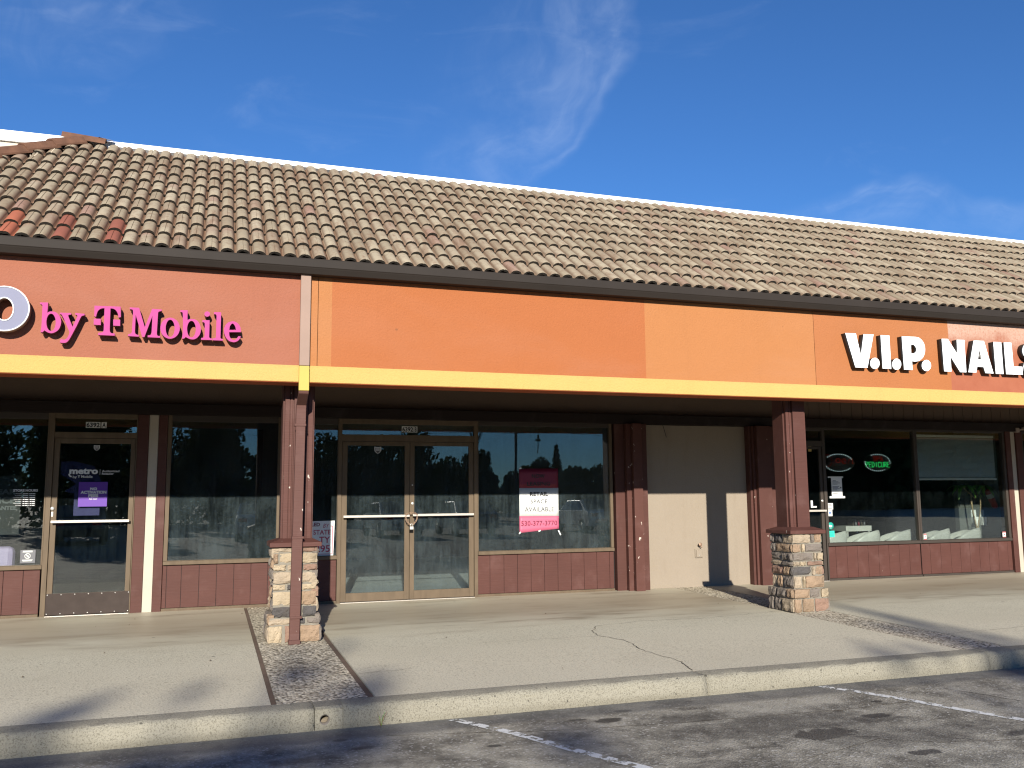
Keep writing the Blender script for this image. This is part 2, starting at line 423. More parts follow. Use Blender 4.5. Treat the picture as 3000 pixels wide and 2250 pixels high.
# old concrete roof tile: pale lichen on the crest, terracotta in the pan, dark streaks
def tilemat(name, fresh=None):
    mt, T, out = newmat(name); p = pos(T)
    lx = T.add('ShaderNodeAttribute', attribute_name='tilex').outputs['Fac']
    tn = T.add('ShaderNodeAttribute', attribute_name='tint').outputs['Fac']
    rn = T.math('FRACT', T.math('ADD', T.add('ShaderNodeObjectInfo').outputs['Random'], tn))
    n1 = T.noise(p, 16.0, 5.0, 0.65); n2 = T.noise(p, 60.0, 4.0, 0.7); n3 = T.noise(p, 1.1, 4.0, 0.6)
    if fresh:
        c = T.mix(n1, tuple(k * 0.85 for k in fresh) + (1,), tuple(k * 1.12 for k in fresh) + (1,))
    else:
        crest = T.smooth(T.math('ABSOLUTE', T.math('ADD', lx, 0.14)), 1.02, 0.42)
        crest = T.math('MULTIPLY', crest, T.smooth(n1, 0.12, 0.55))
        ter = T.mix(rn, (0.16, 0.088, 0.054, 1), (0.215, 0.135, 0.088, 1))
        pale = T.mix(T.math('FRACT', T.math('MULTIPLY', rn, 7.3)), (0.25, 0.205, 0.14, 1), (0.37, 0.315, 0.225, 1))
        pinkk = T.mix(n1, (0.25, 0.15, 0.115, 1), (0.33, 0.215, 0.17, 1))
        sel = T.math('MULTIPLY', T.smooth(T.math('FRACT', T.math('MULTIPLY', rn, 13.7)), 0.80, 0.95), T.smooth(n3, 0.45, 0.65, 0.1, 1.0))
        pale = T.mix(sel, pale, pinkk)
        c = T.mix(crest, ter, pale)
        c = T.mix(T.smooth(n3, 0.35, 0.7, 0.0, 0.18), c, (0.19, 0.115, 0.07, 1))
        sk = T.noise(T.scale(p, (5.0, 0.8, 0.8)), 1.6, 6.0, 0.65, 0.4)
        c = T.mix(T.smooth(sk, 0.48, 0.72, 0.0, 0.55), c, (0.15, 0.075, 0.042, 1))
        c = T.mix(T.smooth(n2, 0.55, 0.85, 0.0, 0.55), c, (0.10, 0.08, 0.055, 1))
    principled(T, out, c, 0.85, n2, 0.5, 0.004, 0, 0.25)
    return mt
M['tile'] = tilemat('weathered roof tile')
M['tile_red'] = tilemat('replacement clay tile', (0.33, 0.105, 0.06))
M['tile_red2'] = tilemat('dark replacement clay tile', (0.235, 0.082, 0.055))
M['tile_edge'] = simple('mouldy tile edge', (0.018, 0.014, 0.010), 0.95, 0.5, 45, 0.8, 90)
M['ridge'] = simple('rusty brown ridge tile', (0.135, 0.064, 0.037), 0.85, 0.3, 9, 0.5, 60)
# ground
def concrete_mat():
    mt, T, out = newmat('sidewalk concrete'); p = pos(T); x, y, z = T.sep(p)
    n1 = T.noise(p, 0.55, 5.0, 0.6); n2 = T.noise(T.scale(p, (0.5, 2.2, 1)), 1.6, 6.0, 0.65); n3 = T.noise(p, 62.0, 4.0, 0.7)
    vo = T.add('ShaderNodeTexVoronoi', {'Vector': p, 'Scale': 60.0}).outputs['Distance']
    yy = T.math('ADD', y, T.math('MULTIPLY', T.math('SUBTRACT', n2, 0.5), 1.3))
    smoothz = T.smooth(yy, 9.3, 10.3)                       # smooth, foot-worn concrete under the roof
    rough_c = T.mix(n1, (0.455, 0.415, 0.31, 1), (0.60, 0.555, 0.43, 1))
    rough_c = T.mix(T.smooth(n3, 0.50, 0.66, 0.0, 0.7), rough_c, (0.19, 0.165, 0.12, 1))
    rough_c = T.mix(T.smooth(vo, 0.14, 0.05, 0.0, 0.5), rough_c, (0.62, 0.56, 0.46, 1))
    sm_c = T.mix(n1, (0.40, 0.36, 0.27, 1), (0.53, 0.49, 0.38, 1))
    sm_c = T.mix(T.smooth(n2, 0.45, 0.75, 0.0, 0.75), sm_c, (0.22, 0.175, 0.12, 1))
    wet = T.math('MULTIPLY', T.smooth(yy, 10.0, 10.8), T.smooth(yy, 12.2, 11.3))
    sm_c = T.mix(T.math('MULTIPLY', wet, 0.5), sm_c, (0.25, 0.19, 0.125, 1))
    c = T.mix(smoothz, rough_c, sm_c)
    bl = T.smooth(T.noise(p, 2.4, 5.0, 0.7), 0.58, 0.75, 0.0, 0.25)
    c = T.mix(bl, c, (0.30, 0.26, 0.19, 1))
    gum = T.add('ShaderNodeTexVoronoi', {'Vector': p, 'Scale': 2.3, 'Randomness': 1.0})
    gsel = T.smooth(T.sep(gum.outputs['Color'])[1], 0.55, 0.6)
    c = T.mix(T.math('MULTIPLY', T.smooth(gum.outputs['Distance'], 0.055, 0.035, 0.0, 0.6), gsel), c, (0.09, 0.08, 0.07, 1))
    hgt = T.math('ADD', n3, T.math('MULTIPLY', vo, 0.8))
    bs = T.math('MULTIPLY', T.math('SUBTRACT', 1.0, smoothz), 0.55)
    bmp = T.add('ShaderNodeBump', {'Height': hgt, 'Strength': bs, 'Distance': 0.004}).outputs[0]
    principled(T, out, c, T.lin(smoothz, 0, 1, 0.88, 0.5), None, Normal=bmp)
    return mt
M['concrete'] = concrete_mat()
def kerb_mat():
    mt, T, out = newmat('kerb concrete'); p = pos(T)
    n1 = T.noise(p, 1.1, 5.0, 0.6); n3 = T.noise(p, 95.0, 4.0, 0.75)
    vo = T.add('ShaderNodeTexVoronoi', {'Vector': p, 'Scale': 60.0}).outputs['Distance']
    c = T.mix(n1, (0.20, 0.182, 0.138, 1), (0.33, 0.308, 0.245, 1))
    c = T.mix(T.smooth(n3, 0.47, 0.64, 0.0, 0.7), c, (0.09, 0.08, 0.055, 1))
    c = T.mix(T.smooth(vo, 0.14, 0.04, 0.0, 0.45), c, (0.45, 0.41, 0.31, 1))
    x, y, z = T.sep(p)
    low = T.math('MULTIPLY', T.smooth(z, -0.15, -0.215), T.smooth(n1, 0.3, 0.65))
    c = T.mix(T.math('MULTIPLY', low, 0.5), c, (0.11, 0.095, 0.065, 1))
    pit = T.smooth(T.noise(p, 24.0, 2.0), 0.70, 0.76)
    c = T.mix(T.math('MULTIPLY', pit, 0.75), c, (0.05, 0.045, 0.035, 1))
    hgt = T.math('SUBTRACT', T.math('ADD', n3, T.math('MULTIPLY', vo, 0.8)), T.math('MULTIPLY', pit, 1.5))
    principled(T, out, c, 0.9, hgt, 0.7, 0.006)
    return mt
M['kerb'] = kerb_mat()
def aggregate_mat():
    mt, T, out = newmat('exposed aggregate'); p = pos(T)
    v = T.add('ShaderNodeTexVoronoi', {'Vector': p, 'Scale': 40.0})
    cr = T.sep(v.outputs['Color'])[0]
    c = T.mix(cr, (0.30, 0.255, 0.185, 1), (0.78, 0.70, 0.54, 1))
    c = T.mix(T.smooth(v.outputs['Distance'], 0.5, 0.8), c, (0.13, 0.11, 0.075, 1))
    c = T.mix(T.smooth(T.noise(p, 1.4, 4.0), 0.45, 0.7, 0.0, 0.3), c, (0.15, 0.12, 0.085, 1))
    principled(T, out, c, 0.85, T.math('SUBTRACT', 1.0, v.outputs['Distance']), 0.9, 0.012)
    return mt
M['aggregate'] = aggregate_mat()
STAINS = [(3.75, 5.62, 1.15, .34, .62), (4.5, 5.1, .9, .3, .5), (2.82, 6.19, .12, .07, .9), (3.46, 6.05, .55, .20, .55), (3.9, 5.75, .75, .26, .62), (3.28, 6.1, .2, .09, .7), (4.55, 5.55, .35, .13, .7),
          (4.05, 5.35, .28, .16, .85), (5.0, 5.15, .55, .2, .45), (3.05, 6.42, .1, .05, .8), (2.62, 6.28, .08, .03, .8), (4.72, 5.62, .16, .07, .9), (0.6, 5.95, .3, .1, .6),
          (4.35, 4.75, .14, .06, .85), (1.0, 6.1, .14, .05, .7), (5.3, 4.9, .2, .07, .75), (3.2, 4.9, .5, .22, .35), (3.6, 6.3, .25, .06, .5), (4.6, 6.0, .3, .1, .4), (2.3, 5.9, .3, .16, .35), (1.3, 5.7, .35, .2, .4)]
def asphalt_mat():
    mt, T, out = newmat('worn asphalt'); p = pos(T)
    n1 = T.noise(p, 0.8, 6.0, 0.65); n2 = T.noise(p, 55.0, 5.0, 0.75); n4 = T.noise(p, 3.2, 6.0, 0.7)
    v = T.add('ShaderNodeTexVoronoi', {'Vector': p, 'Scale': 70.0})
    cr = T.sep(v.outputs['Color'])[0]
    c = T.mix(T.smooth(n4, 0.3, 0.7), (0.115, 0.104, 0.082, 1), (0.40, 0.368, 0.295, 1))
    c = T.mix(T.smooth(n1, 0.42, 0.68, 0.0, 0.6), c, (0.33, 0.31, 0.255, 1))
    c = T.mix(T.smooth(n2, 0.5, 0.7, 0.0, 0.7), c, (0.035, 0.034, 0.032, 1))
    c = T.mix(T.smooth(cr, 0.86, 0.97, 0.0, 0.7), c, (0.44, 0.42, 0.38, 1))
    px, py, pz = T.sep(p)
    wob = T.math('MULTIPLY', T.math('SUBTRACT', T.noise(p, 5.0, 7.0, 0.72, 1.0), 0.5), 3.2)
    stain = 0.0
    for (sx, sy, rx, ry, s) in STAINS:
        dx = T.math('DIVIDE', T.math('SUBTRACT', px, sx), rx); dy = T.math('DIVIDE', T.math('SUBTRACT', py, sy), ry)
        d = T.math('ADD', T.math('ADD', T.math('MULTIPLY', dx, dx), T.math('MULTIPLY', dy, dy)), wob)
        q = T.smooth(d, 1.05, 0.5 if s > 0.75 else -0.1, 0.0, s * .95)
        stain = T.math('MAXIMUM', stain, q) if not isinstance(stain, float) else q
    mot = T.smooth(T.noise(T.scale(p, (0.75, 1.5, 1.0)), 1.6, 7.0, 0.7, 0.8), 0.50, 0.66)
    reg = T.math('MULTIPLY', T.math('MULTIPLY', T.smooth(px, 2.0, 3.0), T.smooth(px, 6.2, 5.0)), T.math('MULTIPLY', T.smooth(py, 4.2, 4.8), T.smooth(py, 6.35, 5.9)))
    stain = T.math('MAXIMUM', stain, T.math('MULTIPLY', T.math('MULTIPLY', mot, reg), 0.72))
    spots = T.add('ShaderNodeTexVoronoi', {'Vector': T.scale(p, (1.0, 1.6, 1.0)), 'Scale': 2.1})
    ssel = T.smooth(T.sep(spots.outputs['Color'])[0], 0.45, 0.5)
    stain = T.math('MAXIMUM', stain, T.math('MULTIPLY', ssel, T.smooth(T.math('ADD', spots.outputs['Distance'], T.math('MULTIPLY', wob, 0.03)), 0.13, 0.08, 0.0, 0.75)))
    c = T.mix(stain, c, (0.022, 0.021, 0.020, 1))
    # sealed patch along the kerb, darker
    ky = T.math('ADD', py, T.math('MULTIPLY', T.math('SUBTRACT', n4, 0.5), 0.25))
    c = T.mix(T.smooth(ky, 6.30, 6.42, 0.0, 0.62), c, (0.065, 0.066, 0.068, 1))
    hgt = T.math('ADD', n2, T.math('MULTIPLY', v.outputs['Distance'], 0.8))
    principled(T, out, c, T.lin(stain, 0, 1, 0.85, 0.55), hgt, 0.7, 0.006)
    return mt
M['asphalt'] = asphalt_mat()
def paint_mat():
    mt, T, out = newmat('worn line paint'); p = pos(T)
    n = T.noise(p, 13.0, 6.0, 0.72); n2 = T.noise(p, 120.0, 3.0)
    c = T.mix(T.smooth(n2, 0.5, 0.75, 0.0, 0.4), (0.62, 0.62, 0.60, 1), (0.3, 0.3, 0.29, 1))
    b = T.add('ShaderNodeBsdfDiffuse', {0: c}).outputs[0]
    tr = T.add('ShaderNodeBsdfTransparent').outputs[0]
    T.l.new(T.add('ShaderNodeMixShader', {0: T.smooth(n, 0.455, 0.50), 1: tr, 2: b}).outputs[0], out.inputs[0]); return mt
M['paint'] = paint_mat()
STONE = {}
for nm, a in dict(tan=(0.32, 0.225, 0.15), cream=(0.43, 0.345, 0.235), grey=(0.20, 0.17, 0.145), dark=(0.095, 0.088, 0.085), pink=(0.27, 0.17, 0.125), sand=(0.38, 0.305, 0.22)).items():
    mt, T, out = newmat('ledge stone ' + nm); p = pos(T)
    n = T.noise(p, 9.0, 6.0, 0.65); n2 = T.noise(T.scale(p, (1, 1, 2.5)), 26.0, 5.0, 0.7)
    c = T.mix(n, tuple(k * 0.72 for k in a) + (1,), tuple(min(1, k * 1.25) for k in a) + (1,))
    c = T.mix(T.smooth(n2, 0.55, 0.8, 0.0, 0.4), c, tuple(k * 0.45 for k in a) + (1,))
    n4 = T.noise(p, 3.5, 5.0, 0.6)
    c = T.mix(T.smooth(n4, 0.5, 0.72, 0.0, 0.45), c, (0.11, 0.085, 0.06, 1))
    principled(T, out, c, 0.9, T.math('ADD', n2, T.noise(p, 70.0, 4.0, 0.7)), 0.9, 0.014, 0, 0.2)
    STONE[nm] = mt

def worn_patch():
    mt, T, out = newmat('worn red fascia paint'); p = pos(T); x, y, z = T.sep(p)
    n = T.noise(p, 2.6, 6.0, 0.7); n2 = T.noise(p, 34.0, 5.0, 0.7)
    c = T.mix(n, (0.24, 0.062, 0.028, 1), (0.36, 0.125, 0.065, 1))
    up = T.smooth(T.math('ADD', z, T.math('MULTIPLY', T.math('SUBTRACT', n, 0.5), 0.5)), 3.30, 3.62)
    c = T.mix(T.math('MULTIPLY', up, T.smooth(n2, 0.25, 0.6, 0.35, 0.9)), c, (0.43, 0.29, 0.22, 1))
    c = T.mix(T.smooth(n2, 0.66, 0.78, 0.0, 0.5), c, (0.12, 0.07, 0.04, 1))
    principled(T, out, c, 0.7, n2, 0.4, 0.004); return mt
M['worn_fascia'] = worn_patch()

# ================================================================== GROUND
XL, XR = -7.0, 24.0
Ywall, Yk = 12.45, 6.70
def zs(y): return -(Ywall - y) * 0.07 / 5.77          # the sidewalk falls a little to the kerb
lot = MB()
lot.add([(-500, -500, -0.22), (500, -500, -0.22), (500, 700, -0.22), (-500, 700, -0.22)], [(0, 1, 2, 3)])
lot.build('parking_lot', M['asphalt'], None, 'worn grey asphalt parking lot with oil stains', kind='structure')
walk = empty('sidewalk', (3, 9.5, 0), 'tan concrete sidewalk under the shop canopy, with pebbled strips at the pillars', kind='structure')
def slab(name, mat, x0, x1, y0=6.88, y1=12.46, drop=0.0):
    b = MB()
    n = 1
    vs = [(x0, y0, zs(y0) - drop), (x1, y0, zs(y0) - drop), (x1, y1, zs(y1) - drop), (x0, y1, zs(y1) - drop)]
    lo = [(p[0], p[1], -0.24) for p in vs]
    b.add(vs + lo, [(0, 1, 2, 3), (0, 4, 5, 1), (1, 5, 6, 2), (2, 6, 7, 3), (3, 7, 4, 0)])
    return b.build(name, mat, walk)
slab('pavement_slab', M['concrete'], XL, 0.468)
slab('divider_board', M['brown'], 0.470, 0.508, drop=0.008).data.materials[0] = simple('weathered divider timber', (0.13, 0.09, 0.065), 0.85, 0.2, 9)
slab('aggregate_strip', M['aggregate'], 0.510, 1.172, drop=0.003)
slab('divider_board', bpy.data.materials['weathered divider timber'], 1.175, 1.222, drop=0.010)
slab('pavement_slab', M['concrete'], 1.226, 6.800)
slab('aggregate_strip', M['aggregate'], 6.810, 7.370, drop=0.003)
slab('pavement_slab', M['concrete'], 7.380, XR)
def crack(pts, wd=0.006):
    b = MB(); r2 = random.Random(4)
    P = []
    for i in range(len(pts) - 1):
        for k in range(8):
            t = k / 8; P.append((pts[i][0] * (1 - t) + pts[i + 1][0] * t + r2.uniform(-.015, .015), pts[i][1] * (1 - t) + pts[i + 1][1] * t + r2.uniform(-.015, .015)))
    P.append(pts[-1])
    for i in range(len(P) - 1):
        (xa, ya), (xb, yb) = P[i], P[i + 1]
        d = Vector((xb - xa, yb - ya)).normalized() * wd * r2.uniform(.4, 1.0) / 2
        b.add([(xa - d.y, ya + d.x, zs(ya) + .004), (xa + d.y, ya - d.x, zs(ya) + .004), (xb + d.y, yb - d.x, zs(yb) + .004), (xb - d.y, yb + d.x, zs(yb) + .004)], [(0, 1, 2, 3)])
    return b.build('crack', M['crack'], walk)
M['crack'] = simple('crack dirt', (0.07, 0.055, 0.04), 0.95, 0.2, 20)
crack([(4.15, 9.4), (3.95, 9.05), (3.9, 8.78), (4.05, 8.45), (3.96, 7.9), (4.03, 7.3), (3.93, 6.9)], 0.010)
crack([(4.15, 9.4), (4.8, 9.55), (5.6, 9.5), (6.3, 9.62), (6.79, 9.7)], 0.007)
crack([(3.9, 8.78), (3.2, 8.8), (2.6, 8.83)], 0.004)
crack([(1.24, 7.75), (1.7, 7.78)], 0.006)
crack([(7.4, 7.65), (8.6, 7.72), (10.5, 7.7)], 0.006)

kerb = empty('kerb', (3, 6.8, -0.22), 'rough pebbly concrete kerb along the edge of the sidewalk', kind='structure')
def kerb_piece(x0, x1):
    b = MB(); r2 = random.Random(int(x0 * 100))
    n = max(1, int((x1 - x0) / 0.07)); zt = zs(6.8)
    prof = [(6.645, -0.24), (6.655, -0.17), (6.668, -0.11), (6.676, zt - 0.022), (6.690, zt - 0.006), (6.712, zt + 0.0), (6.88, zs(6.88))]
    vs = []
    for i in range(n + 1):
        x = x0 + (x1 - x0) * i / n
        for j, (y, z) in enumerate(prof):
            a = 0.009 * noise.noise((x * 7, j * 1.7, 3)) + 0.006 * noise.noise((x * 23, j * 2.7, 9)) - (0.012 * max(0, noise.noise((x * 5.3, j * .4, 21)) - .32) * 3 if j in (3, 4, 5) else 0)
            k = 0 if j in (0, 6) else 1
            vs.append((x, y + a * k, z + a * k * (1.2 if j > 2 else 0.3)))
    m_ = len(prof); fs = []
    for i in range(n):
        for j in range(m_ - 1): fs.append((i * m_ + j, i * m_ + j + 1, (i + 1) * m_ + j + 1, (i + 1) * m_ + j))
    fs += [tuple(range(m_)), tuple(n * m_ + j for j in range(m_))[::-1]]
    b.add(vs, fs, 0, True)
    o = b.build('kerb_block', M['kerb'], kerb)
    return o
HX, HZ, HR = 0.826, -0.152, 0.036
kerb_piece(XL, HX - 0.072)
kerb_piece(HX + 0.13, 3.925); kerb_piece(3.932, 6.905); kerb_piece(6.91, 7.40); kerb_piece(7.408, 12.0); kerb_piece(12.01, XR)
# the block with the drain hole
b = MB(); x0, x1 = HX - 0.068, HX + 0.127; zt = zs(6.8); N = 24
ring, sq = [], []
for k in range(N):
    a = 2 * math.pi * (k + .5) / N; c, s = math.cos(a), math.sin(a)
    ring.append((HX + HR * c, HZ + HR * s))
    t = min(((x1 - HX) / c if c > 0 else (x0 - HX) / c) if abs(c) > 1e-6 else 9, ((zt - .012 - HZ) / s if s > 0 else (-.24 - HZ) / s) if abs(s) > 1e-6 else 9)
    sq.append((HX + c * t, HZ + s * t))
for cx_, cz_ in ((x0, zt - .012), (x1, zt - .012), (x0, -.24), (x1, -.24)):
    i = min(range(N), key=lambda k: (sq[k][0] - cx_) ** 2 + (sq[k][1] - cz_) ** 2); sq[i] = (cx_, cz_)
fy = lambda z: 6.650 + (z + .22) * .15
vs = [(p[0], fy(p[1]), p[1]) for p in sq] + [(p[0], fy(p[1]) + .002, p[1]) for p in ring] + [(p[0], 6.86, p[1]) for p in ring]
fs = []
for k in range(N):
    j = (k + 1) % N
    fs += [(k, j, N + j, N + k), (N + k, N + j, 2 * N + j, 2 * N + k)]
fs.append(tuple(range(2 * N, 3 * N)))
b.add(vs, fs)
b.add([(x0, fy(zt - .012), zt - .012), (x1, fy(zt - .012), zt - .012), (x1, 6.70, zt), (x0, 6.70, zt), (x1, 6.88, zs(6.88)), (x0, 6.88, zs(6.88))], [(0, 1, 2, 3), (3, 2, 4, 5)])
for xx in (x0, x1): b.add([(xx, fy(-.24), -.24), (xx, fy(zt - .012), zt - .012), (xx, 6.70, zt), (xx, 6.88, zs(6.88)), (xx, 6.88, -.24)], [(0, 1, 2, 3, 4)])
b.build('kerb_block', M['kerb'], kerb, 'kerb block with a round drain hole')
MB().lathe([(HR, 0), (HR - .004, 0), (HR - .004, .18), (HR, .18)], (HX, fy(HZ) - .002, HZ), 24, axis='y').build('drain_pipe', simple('grey drain pipe', (0.16, 0.14, 0.12), 0.6), kerb)
b = MB()
for k in range(9):
    t = k / 8 * 2 - 1
    xa = HX + t * (HR - .005); zb = HZ - math.sqrt(max(0, (HR - .005) ** 2 - (xa - HX) ** 2)); zt_ = max(zb, HZ - .010 + .012 * t + .004 * math.sin(k * 2.1))
    b.v += [(xa, 6.72, zb), (xa, 6.72, zt_), (xa, 6.84, zt_ + .003)]
for k in range(8): b.f += [[3 * k, 3 * k + 3, 3 * k + 4, 3 * k + 1], [3 * k + 1, 3 * k + 4, 3 * k + 5, 3 * k + 2]]; b.mi += [0, 0]; b.sm += [False, True]
b.build('drain_silt', simple('drain silt', (0.20, 0.165, 0.12), 0.95, 0.2, 30), kerb)

def parking_line(x0, y0, x1, y1, wd, bend=0.0, label=''):
    b = MB(); n = 24; L = []
    for i in range(n + 1):
        t = i / n; x = x0 + (x1 - x0) * t + bend * math.sin(math.pi * min(1, t * 3)) ; y = y0 + (y1 - y0) * t
        L.append((x, y))
    vs = []
    for x, y in L: vs += [(x - wd / 2, y, -.216), (x + wd / 2, y, -.216)]
    b.add(vs, [(2 * i, 2 * i + 1, 2 * i + 3, 2 * i + 2) for i in range(n)])
    return b.build('parking_line', M['paint'], None, label, kind='structure')
parking_line(1.757, 6.60, 3.33, 3.50, .088, .035, 'worn white parking line in front of the empty shop')
parking_line(5.0, 6.60, 6.30, 3.50, .088, .03, 'worn white parking line in front of the nail salon')
for k in (-1, -2, 2, 3, 4): parking_line(1.757 + 3.24 * k, 6.6, 3.33 + 3.24 * k, 2.0, .092, 0, 'worn white parking line out of the frame')
for k in range(-4, 6): parking_line(-1.5 + 3.0 * k, -10.5, -1.2 + 3.0 * k, -15.5, .10, 0, 'white parking line on the far side of the lot')

# ================================================================== BUILDING
bld = empty('shop_building', (4, 12, 0), 'orange and brown strip mall with a clay tile roof and three glass shopfronts', 'building')
# ---- back body, parapet, soffit
box('wall', M['beige'], bld, 6.335, 8.33, 12.45, 12.62, -.02, 2.50, label='blank beige stucco wall between the empty shop and the salon', bevel=0)
box('wall', M['siding_beige'], bld, XL, 9.0, 12.47, 12.62, 2.652, 3.06, label='header wall above the windows', bevel=0)
SP = [9.0 + .219 * k for k in range(32)]
for k in range(31):
    box('siding_plank', M['siding_beige'], bld, SP[k] + .003, SP[k + 1] - .003, 12.455, 12.475, 2.652, 3.06, bevel=.004)
box('wall', M['black'], bld, 9.0, XR, 12.476, 12.62, 2.652, 3.06, bevel=0)
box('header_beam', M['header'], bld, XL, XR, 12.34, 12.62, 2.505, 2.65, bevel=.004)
box('soffit', M['soffit'], bld, XL, XR, 9.50, 12.62, 3.06, 3.10, bevel=0)
box('parapet', M['parapet'], bld, XL - 2, XR, 11.92, 12.62, 3.10, 5.82, bevel=0)
box('coping', M['coping'], bld, XL - 2, -1.30, 11.885, 12.66, 5.80, 5.938, bevel=.006)
box('coping', M['coping'], bld, -1.298, XR, 11.885, 12.66, 5.868, 5.938, bevel=.006)
box('gap_shade_strip', M['black'], bld, -1.30, XR, 11.892, 11.919, 5.60, 5.866, bevel=0)  # black strip added as the dark shaded gap under the coping
# ---- fascia
def fascia(mat, x0, x1, label): box('fascia_panel', M[mat], bld, x0, x1, 9.262, 9.53, 2.765, 3.74, label, bevel=0)
fascia('orange_clay', XL, .86, 'terracotta fascia panel behind the pink letters')
fascia('orange_light', .86, 1.005, 'light orange strip beside the downspout')
fascia('orange_light', 1.011, 1.15, 'light orange fascia patch')
fascia('orange_red', 1.15, 4.79, 'long red orange repainted fascia panel')
fascia('orange_light', 4.79, 7.157, 'light orange fascia panel')
fascia('orange_deep', 7.163, 9.31, 'deep orange fascia panel behind white letters')
fascia('worn_fascia', 9.31, XR, 'faded red fascia panel with worn paint')
box('fascia_backing', M['soffit'], bld, XL, XR, 9.30, 9.52, 2.70, 3.9, bevel=0)
bb = MB().prism_x([(9.240, 2.592), (9.240, 2.742), (9.262, 2.766), (9.53, 2.766), (9.53, 2.592)], XL, XR).build('fascia_band', M['yellow'], bld, 'yellow stucco band along the bottom of the fascia', bevel=.006)
box('fascia_underside', M['orange_under'], bld, XL, XR, 9.246, 9.528, 2.586, 2.5915, bevel=0)
b = MB(); b.prism_x([(9.262, 3.86), (9.105, 3.86), (9.100, 3.846), (9.100, 3.772), (9.108, 3.764), (9.112, 3.756), (9.145, 3.706), (9.262, 3.704)], XL, XR)
b.build('gutter', M['gutter'], bld, 'dark brown metal gutter under the roof tiles', bevel=.002)

# ---- roof
EY, EZ = 9.125, 3.872
TH = math.atan(0.737); CT, ST = math.cos(TH), math.sin(TH)
PIT, EXP, NROW = 0.153, 0.3335, 10
roof = MB()
TY, TZ = EY + 3.335 * CT, EZ + 3.335 * ST
XTOP = -1.72
run = TY - EY
roof.add([(XTOP - run, EY + .02, EZ - .10), (XR, EY + .02, EZ - .10), (XR, TY + .02, TZ - .08), (XTOP, TY + .02, TZ - .08), (XTOP - run, TY + .02, EZ - .10), (XTOP - run, TY, 3.0), (XR, TY, 3.0)],
         [(0, 1, 2, 3), (0, 3, 4), (0, 4, 5, 6, 1)])
roofo = roof.build('roof', M['black'], bld, 'sloping mansard roof of weathered clay tiles')
def tile_mesh(name, split, mats, rx=0):
    """one roll of tile: local x across, y up the slope, z out of the slope"""
    W2 = PIT / 2; n = 10; prof = []
    for i in range(n + 1):
        a = math.pi * i / n
        prof.append((-0.065 * math.cos(a) - .004, 0.006 + 0.056 * math.sin(a) ** 0.8))
    prof = [(-W2 + .0005, 0.005)] + prof + [(W2 - .0005, 0.004)]
    L = EXP + 0.045
    rj = random.Random(rx)
    v, f, mi, sm, lx = [], [], [], [], []
    def strip(pr):
        bs = len(v); k = len(pr)
        ys = (0.0, 0.012, L * .5, L)
        for q, yv in enumerate(ys):
            lift = 0.038 * (1 - yv / L) - (0.004 if q == 0 else 0)
            for (px, pz) in pr:
                wob = rj.uniform(-.0035, .0035) if q == 0 else 0
                v.append((px, yv + wob, pz + lift)); lx.append(px / W2)
        for q in range(3):
            for i in range(k - 1): f.append((bs + q * k + i, bs + q * k + i + 1, bs + (q + 1) * k + i + 1, bs + (q + 1) * k + i)); mi.append(0); sm.append(True)
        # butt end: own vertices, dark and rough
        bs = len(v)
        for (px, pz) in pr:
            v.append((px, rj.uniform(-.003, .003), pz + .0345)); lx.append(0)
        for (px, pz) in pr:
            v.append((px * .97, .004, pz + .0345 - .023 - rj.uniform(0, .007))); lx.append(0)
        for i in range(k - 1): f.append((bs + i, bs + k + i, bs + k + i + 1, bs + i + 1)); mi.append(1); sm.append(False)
    if split:
        c = 6
        pa = prof[:c + 1]; pb = prof[c:]
        mx = prof[c][0]
        pa = pa[:-1] + [(mx - .0013, prof[c][1])]; pb = [(mx + .0013, prof[c][1] - .004)] + pb[1:]
        strip(pa); strip(pb)
    else: strip(prof)
    me = bpy.data.meshes.new(name); me.from_pydata(v, [], f)
    for mt in mats: me.materials.append(mt)
    me.polygons.foreach_set('material_index', mi); me.polygons.foreach_set('use_smooth', sm)
    at = me.attributes.new('tilex', 'FLOAT', 'POINT'); at.data.foreach_set('value', lx)
    me.update(); return me
TM = {(s, r): tile_mesh('roof_tile', s, [M[c], M['tile_edge']], q) for q, (s, r, c) in enumerate([(0, 0, 'tile'), (1, 0, 'tile'), (0, 1, 'tile_red'), (1, 1, 'tile_red'), (0, 2, 'tile_red2'), (1, 2, 'tile_red2')])}
RED = {(0, -14): 1, (1, -14): 1, (0, -11): 2, (1, -11): 2, (0, -8): 2, (1, -8): 2}
basis = Matrix(((1, 0, 0), (0, CT, -ST), (0, ST, CT)))
cells = []
for row in range(NROW):
    s0 = row * EXP
    for k in range(-45, 120):
        x = 0.248 + PIT * k
        hip_x = XTOP - run + s0 * CT              # the hip cuts the rows on the left
        if x < hip_x + 0.03 or x > 16.2: continue
        split = (k + row) % 2 == 0
        o = Vector((x, EY + s0 * CT, EZ + s0 * ST)) + basis @ Vector((0, 0, -.062))
        cells.append((o, row, k, split))
camp = Vector((0, 0, 1.41))
def inview(o):
    q = o - camp; d = q.dot(f0); return d > 0 and abs(q.dot(rr) / d) < 0.60 and q.dot(uu) / d < .5
cells.sort(key=lambda c: ((0 if inview(c[0]) else 1), (c[0] - camp).length))
rt = random.Random(5)
for (o, row, k, split) in cells[:300]:
    me = TM[(1 if split else 0, RED.get((row, k), 0))]
    t = bpy.data.objects.new('roof_tile', me); COL.objects.link(t)
    t.parent = roofo
    a = basis.to_4x4() @ Matrix.Rotation(rt.uniform(-.012, .012), 4, 'Z') @ Matrix.Rotation(rt.uniform(-.010, .010), 4, 'Y')
    t.rotation_euler = a.to_euler()
    t.location = o + basis @ Vector((rt.uniform(-.003, .003), rt.uniform(-.006, .006), rt.uniform(-.003, .003))) - WL['roof']
    if RED.get((row, k)): t['label'] = 'red replacement tile'
